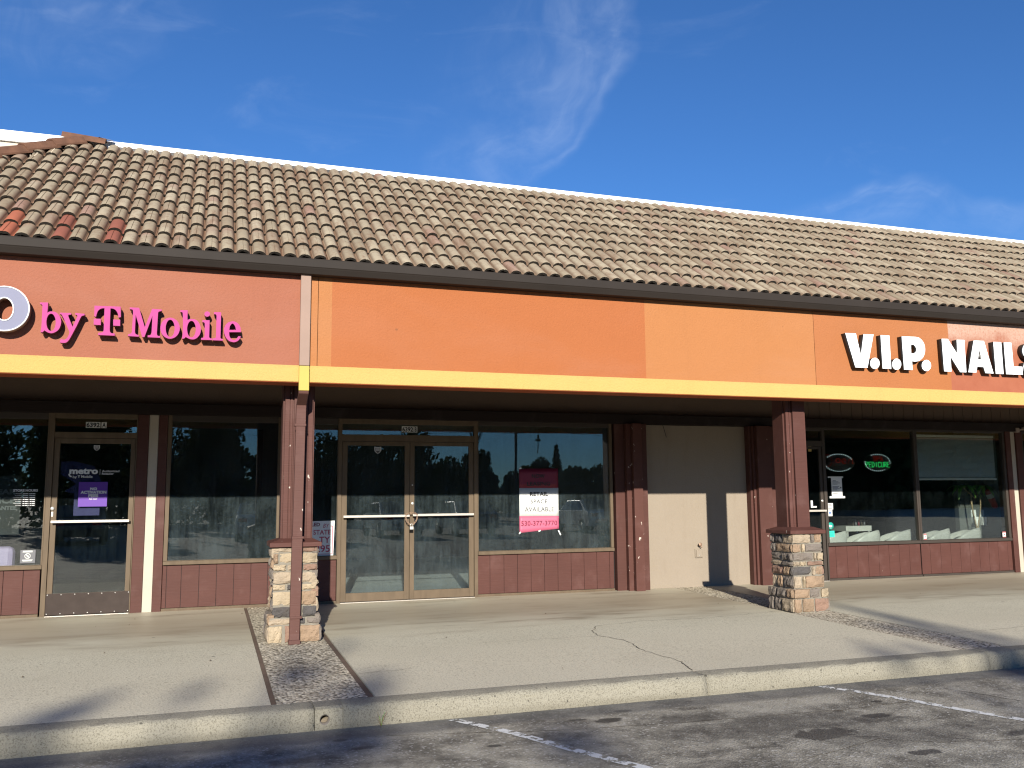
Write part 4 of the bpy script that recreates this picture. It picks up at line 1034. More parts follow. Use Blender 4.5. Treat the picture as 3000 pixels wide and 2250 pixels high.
# ================================================================== SIGNS ON THE FASCIA
LET = {'o0':[[(-1.646,3.184),(-1.647,3.151),(-1.653,3.119),(-1.664,3.088),(-1.679,3.059),(-1.699,3.033),(-1.723,3.011),(-1.749,2.992),(-1.778,2.978),(-1.809,2.969),(-1.841,2.965),(-1.873,2.966),(-1.905,2.972),(-1.935,2.982),(-1.963,2.998),(-1.989,3.017),(-2.011,3.041),(-2.029,3.067),(-2.043,3.096),(-2.052,3.127),(-2.056,3.159),(-2.056,3.192),(-2.05,3.224),(-2.04,3.254),(-2.025,3.283),(-2.006,3.309),(-1.982,3.332),(-1.956,3.351),(-1.927,3.365),(-1.896,3.375),(-1.864,3.38),(-1.832,3.379),(-1.8,3.374),(-1.77,3.363),(-1.741,3.348),(-1.715,3.328),(-1.692,3.305),(-1.674,3.278),(-1.66,3.248),(-1.65,3.217)],[(-1.775,3.172),(-1.775,3.151),(-1.779,3.131),(-1.785,3.112),(-1.793,3.096),(-1.804,3.082),(-1.816,3.071),(-1.83,3.064),(-1.845,3.061),(-1.86,3.062),(-1.874,3.068),(-1.888,3.077),(-1.9,3.089),(-1.91,3.105),(-1.918,3.123),(-1.924,3.143),(-1.926,3.163),(-1.926,3.184),(-1.923,3.204),(-1.917,3.223),(-1.909,3.24),(-1.898,3.254),(-1.885,3.265),(-1.872,3.272),(-1.857,3.275),(-1.842,3.274),(-1.827,3.269),(-1.814,3.259),(-1.801,3.247),(-1.791,3.231),(-1.783,3.213),(-1.778,3.193)]],'b':[[(-1.564,3.252),(-1.496,3.256),(-1.496,3.196),(-1.498,3.157),(-1.494,3.16),(-1.489,3.164),(-1.485,3.167),(-1.48,3.169),(-1.476,3.171),(-1.471,3.172),(-1.465,3.173),(-1.458,3.173),(-1.45,3.172),(-1.44,3.171),(-1.43,3.168),(-1.421,3.163),(-1.413,3.157),(-1.405,3.15),(-1.398,3.141),(-1.392,3.132),(-1.387,3.121),(-1.382,3.109),(-1.379,3.097),(-1.377,3.085),(-1.376,3.074),(-1.377,3.063),(-1.378,3.052),(-1.38,3.042),(-1.383,3.031),(-1.386,3.021),(-1.39,3.011),(-1.396,3.002),(-1.402,2.994),(-1.41,2.986),(-1.418,2.98),(-1.426,2.975),(-1.433,2.971),(-1.441,2.968),(-1.448,2.966),(-1.456,2.965),(-1.464,2.966),(-1.472,2.968),(-1.48,2.97),(-1.488,2.973),(-1.494,2.977),(-1.501,2.981),(-1.507,2.985),(-1.513,2.99),(-1.527,2.971),(-1.545,2.971),(-1.54,3.018),(-1.54,3.115),(-1.541,3.213),(-1.541,3.217),(-1.541,3.221),(-1.542,3.224),(-1.542,3.227),(-1.544,3.229),(-1.545,3.231),(-1.547,3.233),(-1.55,3.234),(-1.552,3.236),(-1.555,3.236),(-1.559,3.237),(-1.562,3.238)],[(-1.422,3.071),(-1.422,3.052),(-1.424,3.035),(-1.428,3.019),(-1.433,3.005),(-1.44,2.995),(-1.449,2.988),(-1.457,2.986),(-1.466,2.988),(-1.475,2.993),(-1.483,3.003),(-1.49,3.015),(-1.495,3.031),(-1.499,3.048),(-1.501,3.067),(-1.501,3.085),(-1.499,3.103),(-1.495,3.119),(-1.49,3.132),(-1.483,3.143),(-1.474,3.149),(-1.466,3.152),(-1.457,3.15),(-1.448,3.145),(-1.44,3.135),(-1.433,3.122),(-1.427,3.107),(-1.424,3.089)]],'y':[[(-1.392,3.165),(-1.297,3.167),(-1.294,3.151),(-1.299,3.151),(-1.304,3.151),(-1.308,3.151),(-1.312,3.15),(-1.315,3.149),(-1.317,3.146),(-1.318,3.144),(-1.32,3.142),(-1.316,3.128),(-1.278,3.035),(-1.241,3.136),(-1.241,3.14),(-1.241,3.143),(-1.242,3.146),(-1.243,3.149),(-1.246,3.151),(-1.25,3.152),(-1.255,3.152),(-1.259,3.153),(-1.26,3.169),(-1.18,3.166),(-1.18,3.152),(-1.186,3.15),(-1.192,3.149),(-1.197,3.147),(-1.202,3.145),(-1.206,3.14),(-1.21,3.134),(-1.212,3.128),(-1.215,3.122),(-1.24,3.053),(-1.278,2.961),(-1.284,2.948),(-1.289,2.935),(-1.295,2.923),(-1.3,2.912),(-1.306,2.903),(-1.312,2.895),(-1.317,2.889),(-1.323,2.884),(-1.33,2.881),(-1.337,2.879),(-1.344,2.879),(-1.351,2.878),(-1.358,2.879),(-1.365,2.879),(-1.372,2.88),(-1.379,2.881),(-1.37,2.917),(-1.368,2.915),(-1.366,2.914),(-1.363,2.912),(-1.36,2.911),(-1.356,2.91),(-1.352,2.91),(-1.347,2.909),(-1.342,2.91),(-1.337,2.912),(-1.332,2.915),(-1.327,2.918),(-1.322,2.923),(-1.318,2.929),(-1.314,2.936),(-1.31,2.944),(-1.308,2.951),(-1.305,2.959),(-1.303,2.967),(-1.302,2.975),(-1.3,2.983),(-1.352,3.102),(-1.371,3.141),(-1.373,3.143),(-1.374,3.145),(-1.376,3.147),(-1.378,3.149),(-1.381,3.15),(-1.384,3.151),(-1.388,3.151),(-1.391,3.151)]],'T':[[(-1.098,3.25),(-.869,3.254),(-.863,3.153),(-.884,3.146),(-.885,3.154),(-.886,3.162),(-.888,3.171),(-.89,3.178),(-.892,3.186),(-.895,3.194),(-.899,3.201),(-.903,3.208),(-.908,3.214),(-.914,3.22),(-.921,3.225),(-.928,3.229),(-.935,3.231),(-.943,3.232),(-.95,3.232),(-.958,3.232),(-.956,3.026),(-.955,3.02),(-.954,3.014),(-.953,3.008),(-.951,3.003),(-.948,3.0),(-.946,2.997),(-.943,2.994),(-.938,2.992),(-.933,2.991),(-.926,2.991),(-.919,2.991),(-.911,2.991),(-.909,2.969),(-1.054,2.969),(-1.054,2.99),(-1.048,2.99),(-1.043,2.991),(-1.038,2.992),(-1.033,2.993),(-1.028,2.994),(-1.024,2.995),(-1.019,2.996),(-1.016,2.998),(-1.013,3.002),(-1.011,3.005),(-1.01,3.01),(-1.009,3.013),(-1.008,3.017),(-1.008,3.02),(-1.008,3.023),(-1.008,3.027),(-1.01,3.231),(-1.017,3.23),(-1.024,3.23),(-1.031,3.228),(-1.038,3.226),(-1.045,3.222),(-1.052,3.217),(-1.058,3.211),(-1.063,3.205),(-1.068,3.197),(-1.071,3.188),(-1.073,3.179),(-1.075,3.171),(-1.077,3.164),(-1.078,3.157),(-1.079,3.15),(-1.08,3.143),(-1.096,3.148)]],'T1':[[(-1.099,3.124),(-1.038,3.126),(-1.035,3.065),(-1.097,3.066)]],'T2':[[(-.929,3.126),(-.868,3.126),(-.866,3.066),(-.927,3.066)]],'M':[[(-.788,3.252),(-.705,3.253),(-.647,3.066),(-.587,3.25),(-.501,3.248),(-.502,3.233),(-.507,3.232),(-.512,3.231),(-.517,3.23),(-.522,3.228),(-.525,3.227),(-.527,3.225),(-.529,3.224),(-.53,3.221),(-.532,3.218),(-.532,3.214),(-.533,3.21),(-.533,3.206),(-.536,3.011),(-.535,3.006),(-.534,3.001),(-.533,2.995),(-.531,2.992),(-.528,2.989),(-.525,2.987),(-.522,2.986),(-.518,2.985),(-.515,2.985),(-.512,2.986),(-.508,2.987),(-.505,2.988),(-.504,2.969),(-.617,2.969),(-.617,2.987),(-.612,2.988),(-.607,2.988),(-.602,2.989),(-.598,2.99),(-.594,2.992),(-.591,2.994),(-.588,2.997),(-.586,3.0),(-.585,3.004),(-.584,3.008),(-.584,3.012),(-.584,3.016),(-.582,3.183),(-.646,2.969),(-.666,2.969),(-.733,3.184),(-.733,3.018),(-.732,3.013),(-.731,3.007),(-.729,3.002),(-.727,2.998),(-.724,2.995),(-.721,2.993),(-.717,2.991),(-.713,2.989),(-.709,2.988),(-.705,2.987),(-.701,2.987),(-.697,2.987),(-.696,2.97),(-.793,2.972),(-.792,2.99),(-.788,2.991),(-.783,2.992),(-.778,2.993),(-.774,2.994),(-.77,2.997),(-.767,3.0),(-.765,3.003),(-.762,3.006),(-.761,3.01),(-.76,3.015),(-.759,3.019),(-.759,3.023),(-.757,3.203),(-.757,3.209),(-.758,3.215),(-.758,3.221),(-.759,3.226),(-.761,3.229),(-.763,3.231),(-.766,3.233),(-.769,3.234),(-.773,3.234),(-.778,3.235),(-.783,3.234),(-.788,3.234)]],'o':[[(-.329,3.073),(-.33,3.052),(-.335,3.033),(-.342,3.014),(-.353,2.998),(-.366,2.984),(-.381,2.974),(-.397,2.967),(-.414,2.964),(-.432,2.965),(-.449,2.971),(-.464,2.979),(-.478,2.992),(-.49,3.007),(-.498,3.024),(-.504,3.043),(-.507,3.063),(-.506,3.084),(-.501,3.103),(-.494,3.122),(-.484,3.138),(-.471,3.152),(-.456,3.162),(-.439,3.169),(-.422,3.172),(-.405,3.171),(-.388,3.166),(-.372,3.157),(-.358,3.145),(-.346,3.13),(-.338,3.112),(-.332,3.093)],[(-.376,3.069),(-.377,3.05),(-.379,3.032),(-.383,3.015),(-.389,3.002),(-.397,2.991),(-.405,2.984),(-.414,2.982),(-.423,2.983),(-.432,2.989),(-.44,2.999),(-.447,3.012),(-.453,3.028),(-.456,3.046),(-.458,3.065),(-.458,3.084),(-.455,3.102),(-.451,3.118),(-.445,3.132),(-.438,3.143),(-.429,3.15),(-.42,3.152),(-.411,3.151),(-.402,3.145),(-.394,3.135),(-.387,3.122),(-.382,3.106),(-.378,3.088)]],'b2':[[(-.331,3.252),(-.263,3.255),(-.263,3.193),(-.261,3.157),(-.256,3.16),(-.252,3.163),(-.248,3.166),(-.243,3.168),(-.238,3.17),(-.233,3.171),(-.228,3.172),(-.221,3.171),(-.213,3.171),(-.203,3.17),(-.193,3.168),(-.184,3.164),(-.175,3.158),(-.167,3.15),(-.159,3.141),(-.153,3.131),(-.147,3.12),(-.142,3.108),(-.138,3.096),(-.136,3.084),(-.134,3.072),(-.135,3.059),(-.136,3.047),(-.138,3.036),(-.141,3.025),(-.145,3.016),(-.15,3.007),(-.156,2.999),(-.162,2.991),(-.169,2.984),(-.177,2.978),(-.185,2.973),(-.192,2.97),(-.199,2.968),(-.207,2.967),(-.214,2.967),(-.222,2.968),(-.229,2.969),(-.237,2.972),(-.244,2.974),(-.251,2.977),(-.258,2.981),(-.265,2.985),(-.272,2.989),(-.286,2.972),(-.305,2.969),(-.301,3.031),(-.302,3.111),(-.308,3.227),(-.31,3.229),(-.311,3.23),(-.313,3.232),(-.316,3.233),(-.319,3.234),(-.323,3.234),(-.326,3.234),(-.33,3.233)],[(-.182,3.071),(-.182,3.053),(-.185,3.035),(-.189,3.019),(-.195,3.006),(-.202,2.996),(-.21,2.989),(-.219,2.987),(-.228,2.988),(-.237,2.994),(-.245,3.003),(-.252,3.016),(-.257,3.032),(-.26,3.049),(-.262,3.067),(-.262,3.086),(-.259,3.103),(-.255,3.119),(-.249,3.133),(-.242,3.143),(-.234,3.149),(-.225,3.152),(-.216,3.15),(-.207,3.145),(-.199,3.135),(-.193,3.123),(-.187,3.107),(-.184,3.09)]],'idot':[[(-.055,3.229),(-.056,3.221),(-.059,3.213),(-.065,3.207),(-.072,3.203),(-.08,3.201),(-.088,3.202),(-.096,3.205),(-.102,3.211),(-.106,3.218),(-.107,3.226),(-.106,3.235),(-.103,3.242),(-.097,3.248),(-.09,3.253),(-.082,3.254),(-.074,3.254),(-.066,3.25),(-.06,3.245),(-.056,3.238)]],'i':[[(-.123,3.164),(-.056,3.167),(-.055,2.996),(-.052,2.993),(-.049,2.99),(-.046,2.988),(-.043,2.986),(-.04,2.985),(-.036,2.985),(-.031,2.985),(-.027,2.985),(-.028,2.969),(-.131,2.968),(-.129,2.986),(-.124,2.986),(-.12,2.987),(-.115,2.988),(-.111,2.989),(-.107,2.991),(-.104,2.993),(-.102,2.996),(-.1,2.999),(-.099,3.003),(-.099,3.006),(-.099,3.01),(-.098,3.013),(-.1,3.13),(-.101,3.133),(-.102,3.136),(-.104,3.139),(-.106,3.142),(-.11,3.143),(-.114,3.144),(-.119,3.144),(-.123,3.145)]],'l':[[(-.018,3.251),(.05,3.253),(.051,2.997),(.052,2.994),(.054,2.991),(.056,2.989),(.058,2.987),(.062,2.986),(.066,2.986),(.071,2.986),(.075,2.986),(.075,2.969),(-.022,2.968),(-.021,2.987),(-.016,2.988),(-.011,2.988),(-.006,2.989),(-.002,2.99),(.001,2.992),(.004,2.994),(.006,2.997),(.007,3.001),(.008,3.005),(.008,3.009),(.008,3.014),(.008,3.019),(.008,3.213),(.007,3.217),(.006,3.222),(.004,3.226),(.002,3.229),(-.002,3.23),(-.007,3.23),(-.012,3.23),(-.017,3.23)]],'e':[[(.245,3.063),(.131,3.057),(.132,3.048),(.133,3.039),(.133,3.03),(.135,3.021),(.138,3.013),(.141,3.006),(.145,2.999),(.149,2.994),(.154,2.989),(.16,2.985),(.166,2.982),(.172,2.981),(.179,2.981),(.186,2.982),(.193,2.985),(.199,2.99),(.205,2.996),(.21,3.004),(.216,3.013),(.221,3.021),(.245,3.019),(.24,3.009),(.236,3.0),(.231,2.991),(.226,2.983),(.22,2.977),(.213,2.971),(.206,2.967),(.2,2.964),(.193,2.961),(.187,2.959),(.181,2.958),(.173,2.958),(.163,2.96),(.152,2.962),(.141,2.965),(.131,2.97),(.122,2.978),(.114,2.986),(.106,2.996),(.099,3.007),(.094,3.019),(.089,3.032),(.085,3.046),(.083,3.059),(.082,3.072),(.083,3.086),(.085,3.1),(.089,3.112),(.093,3.123),(.099,3.133),(.106,3.142),(.114,3.15),(.124,3.157),(.136,3.162),(.148,3.166),(.159,3.168),(.17,3.168),(.181,3.166),(.192,3.162),(.202,3.157),(.211,3.15),(.22,3.141),(.227,3.131),(.233,3.12),(.238,3.107),(.24,3.093),(.242,3.078)],[(.131,3.08),(.133,3.09),(.134,3.1),(.135,3.11),(.138,3.119),(.142,3.127),(.148,3.136),(.154,3.143),(.16,3.146),(.166,3.145),(.172,3.14),(.178,3.133),(.183,3.125),(.187,3.116),(.191,3.105),(.193,3.094),(.196,3.083)]],'V':[[(7.57,3.433),(7.733,3.437),(7.792,3.155),(7.852,3.432),(8.009,3.437),(7.883,2.998),(7.696,2.997)]],'d1':[[(8.077,3.064),(8.073,3.045),(8.064,3.027),(8.051,3.011),(8.035,2.999),(8.016,2.991),(7.997,2.988),(7.978,2.99),(7.96,2.996),(7.946,3.007),(7.935,3.022),(7.929,3.039),(7.928,3.058),(7.932,3.077),(7.94,3.095),(7.953,3.11),(7.969,3.122),(7.988,3.13),(8.007,3.134),(8.026,3.132),(8.044,3.125),(8.059,3.115),(8.069,3.1),(8.076,3.083)]],'I':[[(8.118,3.433),(8.258,3.435),(8.256,2.998),(8.119,2.998)]],'d2':[[(8.419,3.066),(8.415,3.047),(8.406,3.029),(8.394,3.013),(8.378,3.001),(8.36,2.993),(8.341,2.99),(8.322,2.992),(8.305,2.998),(8.291,3.009),(8.281,3.024),(8.275,3.042),(8.274,3.06),(8.278,3.08),(8.287,3.097),(8.299,3.113),(8.315,3.125),(8.333,3.134),(8.352,3.137),(8.371,3.135),(8.388,3.128),(8.402,3.117),(8.412,3.103),(8.418,3.085)]],'P':[[(8.455,3.434),(8.675,3.438),(8.693,3.436),(8.71,3.434),(8.728,3.432),(8.745,3.425),(8.762,3.414),(8.779,3.4),(8.795,3.383),(8.807,3.365),(8.815,3.346),(8.821,3.324),(8.823,3.302),(8.823,3.28),(8.82,3.256),(8.813,3.232),(8.804,3.208),(8.792,3.187),(8.777,3.168),(8.759,3.152),(8.739,3.138),(8.72,3.126),(8.702,3.119),(8.683,3.115),(8.665,3.113),(8.649,3.111),(8.634,3.11),(8.621,3.111),(8.609,3.112),(8.596,3.113),(8.597,2.997),(8.459,2.997)],[(8.596,3.329),(8.609,3.33),(8.622,3.332),(8.634,3.332),(8.645,3.329),(8.655,3.321),(8.665,3.309),(8.672,3.297),(8.677,3.284),(8.678,3.272),(8.676,3.26),(8.672,3.248),(8.666,3.238),(8.659,3.231),(8.649,3.226),(8.639,3.221),(8.629,3.218),(8.62,3.217),(8.61,3.217),(8.601,3.218),(8.591,3.218)]],'d3':[[(8.903,3.068),(8.899,3.049),(8.89,3.03),(8.876,3.015),(8.859,3.002),(8.84,2.994),(8.82,2.991),(8.801,2.993),(8.783,2.999),(8.768,3.01),(8.757,3.025),(8.751,3.043),(8.75,3.062),(8.754,3.081),(8.763,3.1),(8.777,3.116),(8.793,3.128),(8.813,3.136),(8.833,3.14),(8.852,3.138),(8.87,3.131),(8.885,3.12),(8.896,3.105),(8.902,3.087)]],'N':[[(9.108,3.434),(9.213,3.437),(9.356,3.238),(9.36,3.433),(9.492,3.436),(9.486,2.999),(9.381,2.998),(9.237,3.201),(9.236,3.0),(9.113,2.999)]],'A':[[(9.649,3.437),(9.828,3.439),(9.953,3.0),(9.812,3.001),(9.786,3.082),(9.678,3.082),(9.656,3.002),(9.52,3.002)],[(9.736,3.316),(9.766,3.185),(9.701,3.185)]],'I2':[[(9.989,3.435),(10.129,3.436),(10.127,2.999),(9.991,2.998)]],'L':[[(10.172,3.437),(10.31,3.437),(10.315,3.111),(10.471,3.113),(10.467,3.001),(10.172,2.999)]],'S':[[(10.73,3.391),(10.718,3.402),(10.706,3.415),(10.694,3.426),(10.68,3.434),(10.664,3.439),(10.647,3.443),(10.629,3.444),(10.611,3.443),(10.592,3.44),(10.572,3.434),(10.554,3.427),(10.538,3.418),(10.525,3.407),(10.514,3.393),(10.506,3.378),(10.5,3.362),(10.496,3.346),(10.494,3.329),(10.495,3.312),(10.498,3.296),(10.504,3.282),(10.513,3.268),(10.523,3.255),(10.535,3.244),(10.549,3.234),(10.566,3.226),(10.582,3.218),(10.594,3.21),(10.602,3.201),(10.607,3.192),(10.609,3.183),(10.609,3.175),(10.607,3.167),(10.602,3.16),(10.595,3.154),(10.587,3.15),(10.579,3.149),(10.569,3.15),(10.559,3.152),(10.549,3.155),(10.539,3.158),(10.529,3.162),(10.518,3.167),(10.508,3.171),(10.491,3.116),(10.495,3.045),(10.506,3.033),(10.516,3.02),(10.527,3.008),(10.54,2.999),(10.556,2.994),(10.573,2.991),(10.592,2.99),(10.609,2.992),(10.627,2.997),(10.644,3.004),(10.661,3.013),(10.675,3.025),(10.687,3.038),(10.698,3.054),(10.707,3.072),(10.713,3.089),(10.717,3.107),(10.718,3.125),(10.717,3.144),(10.713,3.161),(10.706,3.177),(10.697,3.193),(10.685,3.207),(10.673,3.22),(10.658,3.23),(10.642,3.238),(10.626,3.245),(10.614,3.253),(10.605,3.262),(10.599,3.272),(10.596,3.281),(10.594,3.288),(10.595,3.295),(10.599,3.301),(10.605,3.305),(10.612,3.307),(10.621,3.307),(10.632,3.305),(10.645,3.302),(10.658,3.297),(10.671,3.292),(10.685,3.284),(10.699,3.277),(10.713,3.269)]]}
def letter(parent, key, mats, y, d):
    me = shape_mesh(LET[key], y, d)
    c = Vector((sum(v.co.x for v in me.vertices) / len(me.vertices), y + d / 2, sum(v.co.z for v in me.vertices) / len(me.vertices)))
    for v in me.vertices: v.co -= c
    for mt in mats: me.materials.append(mt)
    for p_ in me.polygons: p_.material_index = 0 if p_.normal.y < -.7 else 1
    o = link('letter', me, c, parent)
    return o
sg = empty('phone_shop_sign', (-.9, 9.2, 2.9), 'raised pink channel letters by T Mobile with a lavender letter o', 'shop sign')
b_ = letter(sg, 'o0', [M['lavender'], M['metal_side']], 9.13, .10)
b_['label'] = 'large lavender letter o with a white rim'
for k, ring in enumerate(LET['o0']):
    MB().tube([(x, 9.128, z) for x, z in ring], .0065, 6, closed=True).build('letter_rim', M['white'], sg)
for key in ('b', 'y', 'T', 'T1', 'T2', 'M', 'o', 'b2', 'idot', 'i', 'l', 'e'): letter(sg, key, [M['pink'], M['pink_side']], 9.15, .088)
sg2 = empty('salon_sign', (9.1, 9.2, 2.95), 'raised white block letters V.I.P. NAILS with black sides', 'shop sign')
for key in ('V', 'd1', 'I', 'd2', 'P', 'd3', 'N', 'A', 'I2', 'L', 'S'): letter(sg2, key, [M['letter_white'], M['letter_side']], 9.175, .085)

# ================================================================== THINGS ON AND BEHIND THE GLASS
PY = GY - .012                                          # papers and vinyl on the glass
def sheet(name, mat, x0, x1, z0, z1, y, parent, label=None, th=.0012): return box(name, M[mat], parent, x0, x1, y, y + th, z0, z1, label, bevel=0)
# house numbers on the transoms
for (x0, x1, z0, z1, s1, s2, fr, lab) in ((-1.521, -1.279, 2.325, 2.401, '6392', 'A', .70, 'pale adhesive number 6392 A on the glass over the single door'), (2.550, 2.775, 2.328, 2.413, '6392', 'B', .76, 'pale adhesive number 6392 B on the glass over the double door')):
    n_ = empty('house_number', ((x0 + x1) / 2, 12.43, z0), lab, 'house number', 'shop numbers over the doors')
    xm = x0 + (x1 - x0) * fr
    sheet('number_plate', 'paper', x0, xm, z0, z1, GY - .004, n_); sheet('number_plate', 'paper', xm + .012, x1, z0, z1, GY - .004, n_)
    text_part(n_, s1, x0 + .008, xm - .008, z0 + .008, z1 - .008, GY - .0055, M['ink'], .03)
    text_part(n_, s2, xm + .022, x1 - .010, z0 + .008, z1 - .008, GY - .0055, M['ink'], .03)
# security shields
for (x0, x1, z0, z1, lab) in ((-1.415, -1.345, 2.035, 2.105, 'small pale alarm shield sticker at the top of the single door'), (2.163, 2.258, 2.021, 2.120, 'small pale alarm shield sticker at the top of the double door')):
    s_ = empty('alarm_sticker', ((x0 + x1) / 2, PY, z0), lab, 'sticker', 'alarm company stickers')
    pts = [(0, 1), (.5, .93), (1, 1), (1, .45), (.75, .15), (.5, 0), (.25, .15), (0, .45)]
    MB().poly_y([(x0 + (x1 - x0) * a, z0 + (z1 - z0) * c) for a, c in pts], PY, PY + .001).build('shield', M['silver_ink'], s_)
    MB().poly_y([(x0 + (x1 - x0) * (.12 + .76 * a), z0 + (z1 - z0) * (.08 + .82 * c)) for a, c in pts], PY - .001, PY).build('shield_field', M['ink_grey'], s_)
    for q in range(3): sheet('print_line', 'silver_ink', x0 + .2 * (x1 - x0), x1 - .2 * (x1 - x0), z0 + (z1 - z0) * (.42 + .16 * q), z0 + (z1 - z0) * (.48 + .16 * q), PY - .0022, s_)
# phone shop door decals
t = empty('door_decal', (-1.4, PY, 1.66), 'silver vinyl lettering metro by T Mobile Authorized Retailer on the door', 'decal')
text_part(t, 'metro', -1.680, -1.352, 1.738, 1.812, PY, M['silver_ink'], .045)
text_part(t, 'by', -1.639, -1.593, 1.678, 1.721, PY, M['silver_ink'], .01)
text_part(t, 'T', -1.583, -1.555, 1.692, 1.722, PY, M['silver_ink'], .04)
text_part(t, 'Mobile', -1.542, -1.413, 1.691, 1.724, PY, M['silver_ink'], .015)
text_part(t, 'Authorized', -1.306, -1.104, 1.763, 1.791, PY, M['silver_ink'], .015)
text_part(t, 'Retailer', -1.306, -1.168, 1.731, 1.757, PY, M['silver_ink'], .015)
sheet('divider_line', 'silver_ink', -1.331, -1.327, 1.731, 1.800, PY, t)
sw = [(-1.692, 1.742), (-1.686, 1.720), (-1.672, 1.704), (-1.652, 1.700), (-1.652, 1.716), (-1.668, 1.722), (-1.676, 1.742)]
MB().poly_y(sw, PY, PY + .001).build('swoosh', M['silver_ink'], t)
t = empty('fee_poster', (-1.4, PY + .004, 1.33), 'purple poster reading NO ACTIVATION FEES on the phone shop door', 'poster')
sheet('poster_sheet', 'purple', -1.565, -1.232, 1.332, 1.640, PY + .004, t)
for s, x0, x1, z0, z1 in (('NO', -1.432, -1.353, 1.537, 1.571), ('ACTIVATION', -1.540, -1.243, 1.491, 1.530), ('FEES', -1.450, -1.335, 1.448, 1.486)): text_part(t, s, x0, x1, z0, z1, PY + .0025, M['paper'], .05)
text_part(t, 'Ask how!', -1.441, -1.347, 1.416, 1.441, PY + .0025, M['paper'], 0.0)
t = empty('navy_poster', (-1.55, GY + .05, 1.2), 'dark navy hanging poster behind the phone shop door lettering', 'poster')
MB().poly_y([(-1.79, 1.90), (-1.62, 1.90), (-1.40, 1.84), (-1.32, 1.66), (-1.32, 1.22), (-1.62, 1.22), (-1.62, 1.50), (-1.74, 1.52), (-1.60, 1.62), (-1.79, 1.74)], GY + .05, GY + .052).build('poster_sheet', M['navy'], t)
t = empty('hours_sign', (-2.15, PY, 1.33), 'white vinyl STORE HOURS list on the left window', 'decal')
text_part(t, 'STORE HOURS', -2.294, -2.023, 1.523, 1.553, PY, M['silver_ink'], .03)
for k, dy in enumerate(('Monday', 'Tuesday', 'Wednesday', 'Thursday', 'Friday', 'Saturday', 'Sunday')):
    z = 1.491 - .0236 * k; wd = .011 * len(dy)
    text_part(t, dy, -2.197 - wd, -2.197, z, z + .013, PY, M['silver_ink'])
    for xa, xb in ((-2.185, -2.165), (-2.160, -2.128), (-2.118, -2.112), (-2.104, -2.086), (-2.081, -2.05)): sheet('print_line', 'silver_ink', xa, xb, z + .002, z + .010, PY, t)
    sheet('rule', 'ink_grey', -2.255, -2.035, z - .006, z - .0048, PY, t)
t = empty('price_poster', (-2.7, PY + .02, .95), 'black window poster with dim grey capitals EAR ICE ANTEE left of the store hours', 'poster')
sheet('poster_sheet', 'ink', -3.3, -2.215, 1.00, 1.72, GY + .03, t)
for s, x0, x1, z0, z1 in (('EAR', -2.475, -2.265, 1.490, 1.555), ('ICE', -2.455, -2.265, 1.378, 1.462), ('ANTEE', -2.475, -2.255, 1.300, 1.350)): text_part(t, s, x0, x1, z0, z1, GY + .028, M['dim_ink'], .05)
t = empty('phone_box', (-2.35, 12.7, 1.0), 'dark box with pale lettering metr on a shelf behind the left window', 'box')
xa, za = deep(-2.44, 1.02, 12.72); xb, zb_ = deep(-2.19, 1.14, 12.72)
box('carton', M['room_dark'], t, xa, xb, 12.72, 12.95, za, zb_); text_part(t, 'metr', xa + .06, xb - .06, za + .03, zb_ - .04, 12.719, M['dim_ink'], .02)
box('shelf_bracket', M['dark_frame'], t, xa, xb, 12.70, 12.97, za - .03, za - .001)
t = empty('ottoman', (-2.45, 12.75, 0), 'lilac rounded seat back behind the left window', 'seat')
box('seat_back', M['lilac'], t, -2.95, -2.285, 12.66, 12.80, .18, .846, bevel=.07); box('seat_pad', M['lilac'], t, -2.95, -2.30, 12.81, 13.3, .18, .5, bevel=.05)
for sx in (-2.9, -2.35): box('leg', M['dark_frame'], t, sx - .02, sx + .02, 12.72, 13.2, -.004, .18)
t = empty('no_camera_sticker', (-2.09, PY, .652), 'grey square sticker with a white circle symbol in the lower corner of the left window', 'sticker')
sheet('sticker_sheet', 'dim_ink', -2.175, -2.008, .652, .812, PY, t)
MB().tube([(-2.094 + .030 * math.cos(a), PY - .001, .738 + .030 * math.sin(a)) for a in [q * math.pi / 12 for q in range(24)]], .0045, 6, closed=True).build('symbol', M['paper'], t)
MB().poly_y([(-2.116, .755), (-2.109, .762), (-2.070, .722), (-2.077, .715)], PY - .0025, PY - .001).build('symbol', M['paper'], t)
MB().poly_y([(-2.105, .722), (-2.098, .748), (-2.082, .752), (-2.085, .744), (-2.092, .742), (-2.086, .735), (-2.093, .732), (-2.097, .72)], PY - .002, PY - .0005).build('symbol', M['paper'], t)
for q, (a, c) in enumerate(((.02, .10), (.035, .10), (.022, .11), (.036, .09))):
    z = (.798, .787, .690, .679)[q]; sheet('print_line', 'paper', -2.092 - c / 2 - a / 4, -2.092 + c / 2, z - .004, z + .004, PY - .0015, t)
# broker's sign in the narrow window
t = empty('broker_sign', (1.43, PY, .636), 'white real estate sign with red lettering in the narrow window, half hidden by the pillar', 'sign')
MB().poly_y([(1.16, .648), (1.616, .636), (1.630, 1.106), (1.16, 1.100)], PY + .003, PY + .008).build('sign_board', M['paper'], t)
text_part(t, 'LED', 1.322, 1.432, 1.033, 1.082, PY, M['maroon_ink'], .03)  # same red print, shade on this word put into a darker ink
text_part(t, 'BY', 1.474, 1.557, 1.013, 1.066, PY, M['red_ink'], 0, .25)
text_part(t, 'STATE', 1.346, 1.578, .920, .985, PY, M['red_ink'], .01)
text_part(t, 'TY', 1.425, 1.570, .808, .893, PY, M['red_ink'], .012)
text_part(t, '295', 1.375, 1.570, .686, .779, PY, M['red_ink'], .012)
for (xa, xb, za, zb_) in ((1.598, 1.607, .665, 1.030), (1.575, 1.607, 1.031, 1.037), (1.36, 1.607, .657, .664)): sheet('border_line', 'red_ink', xa, xb, za, zb_, PY, t)
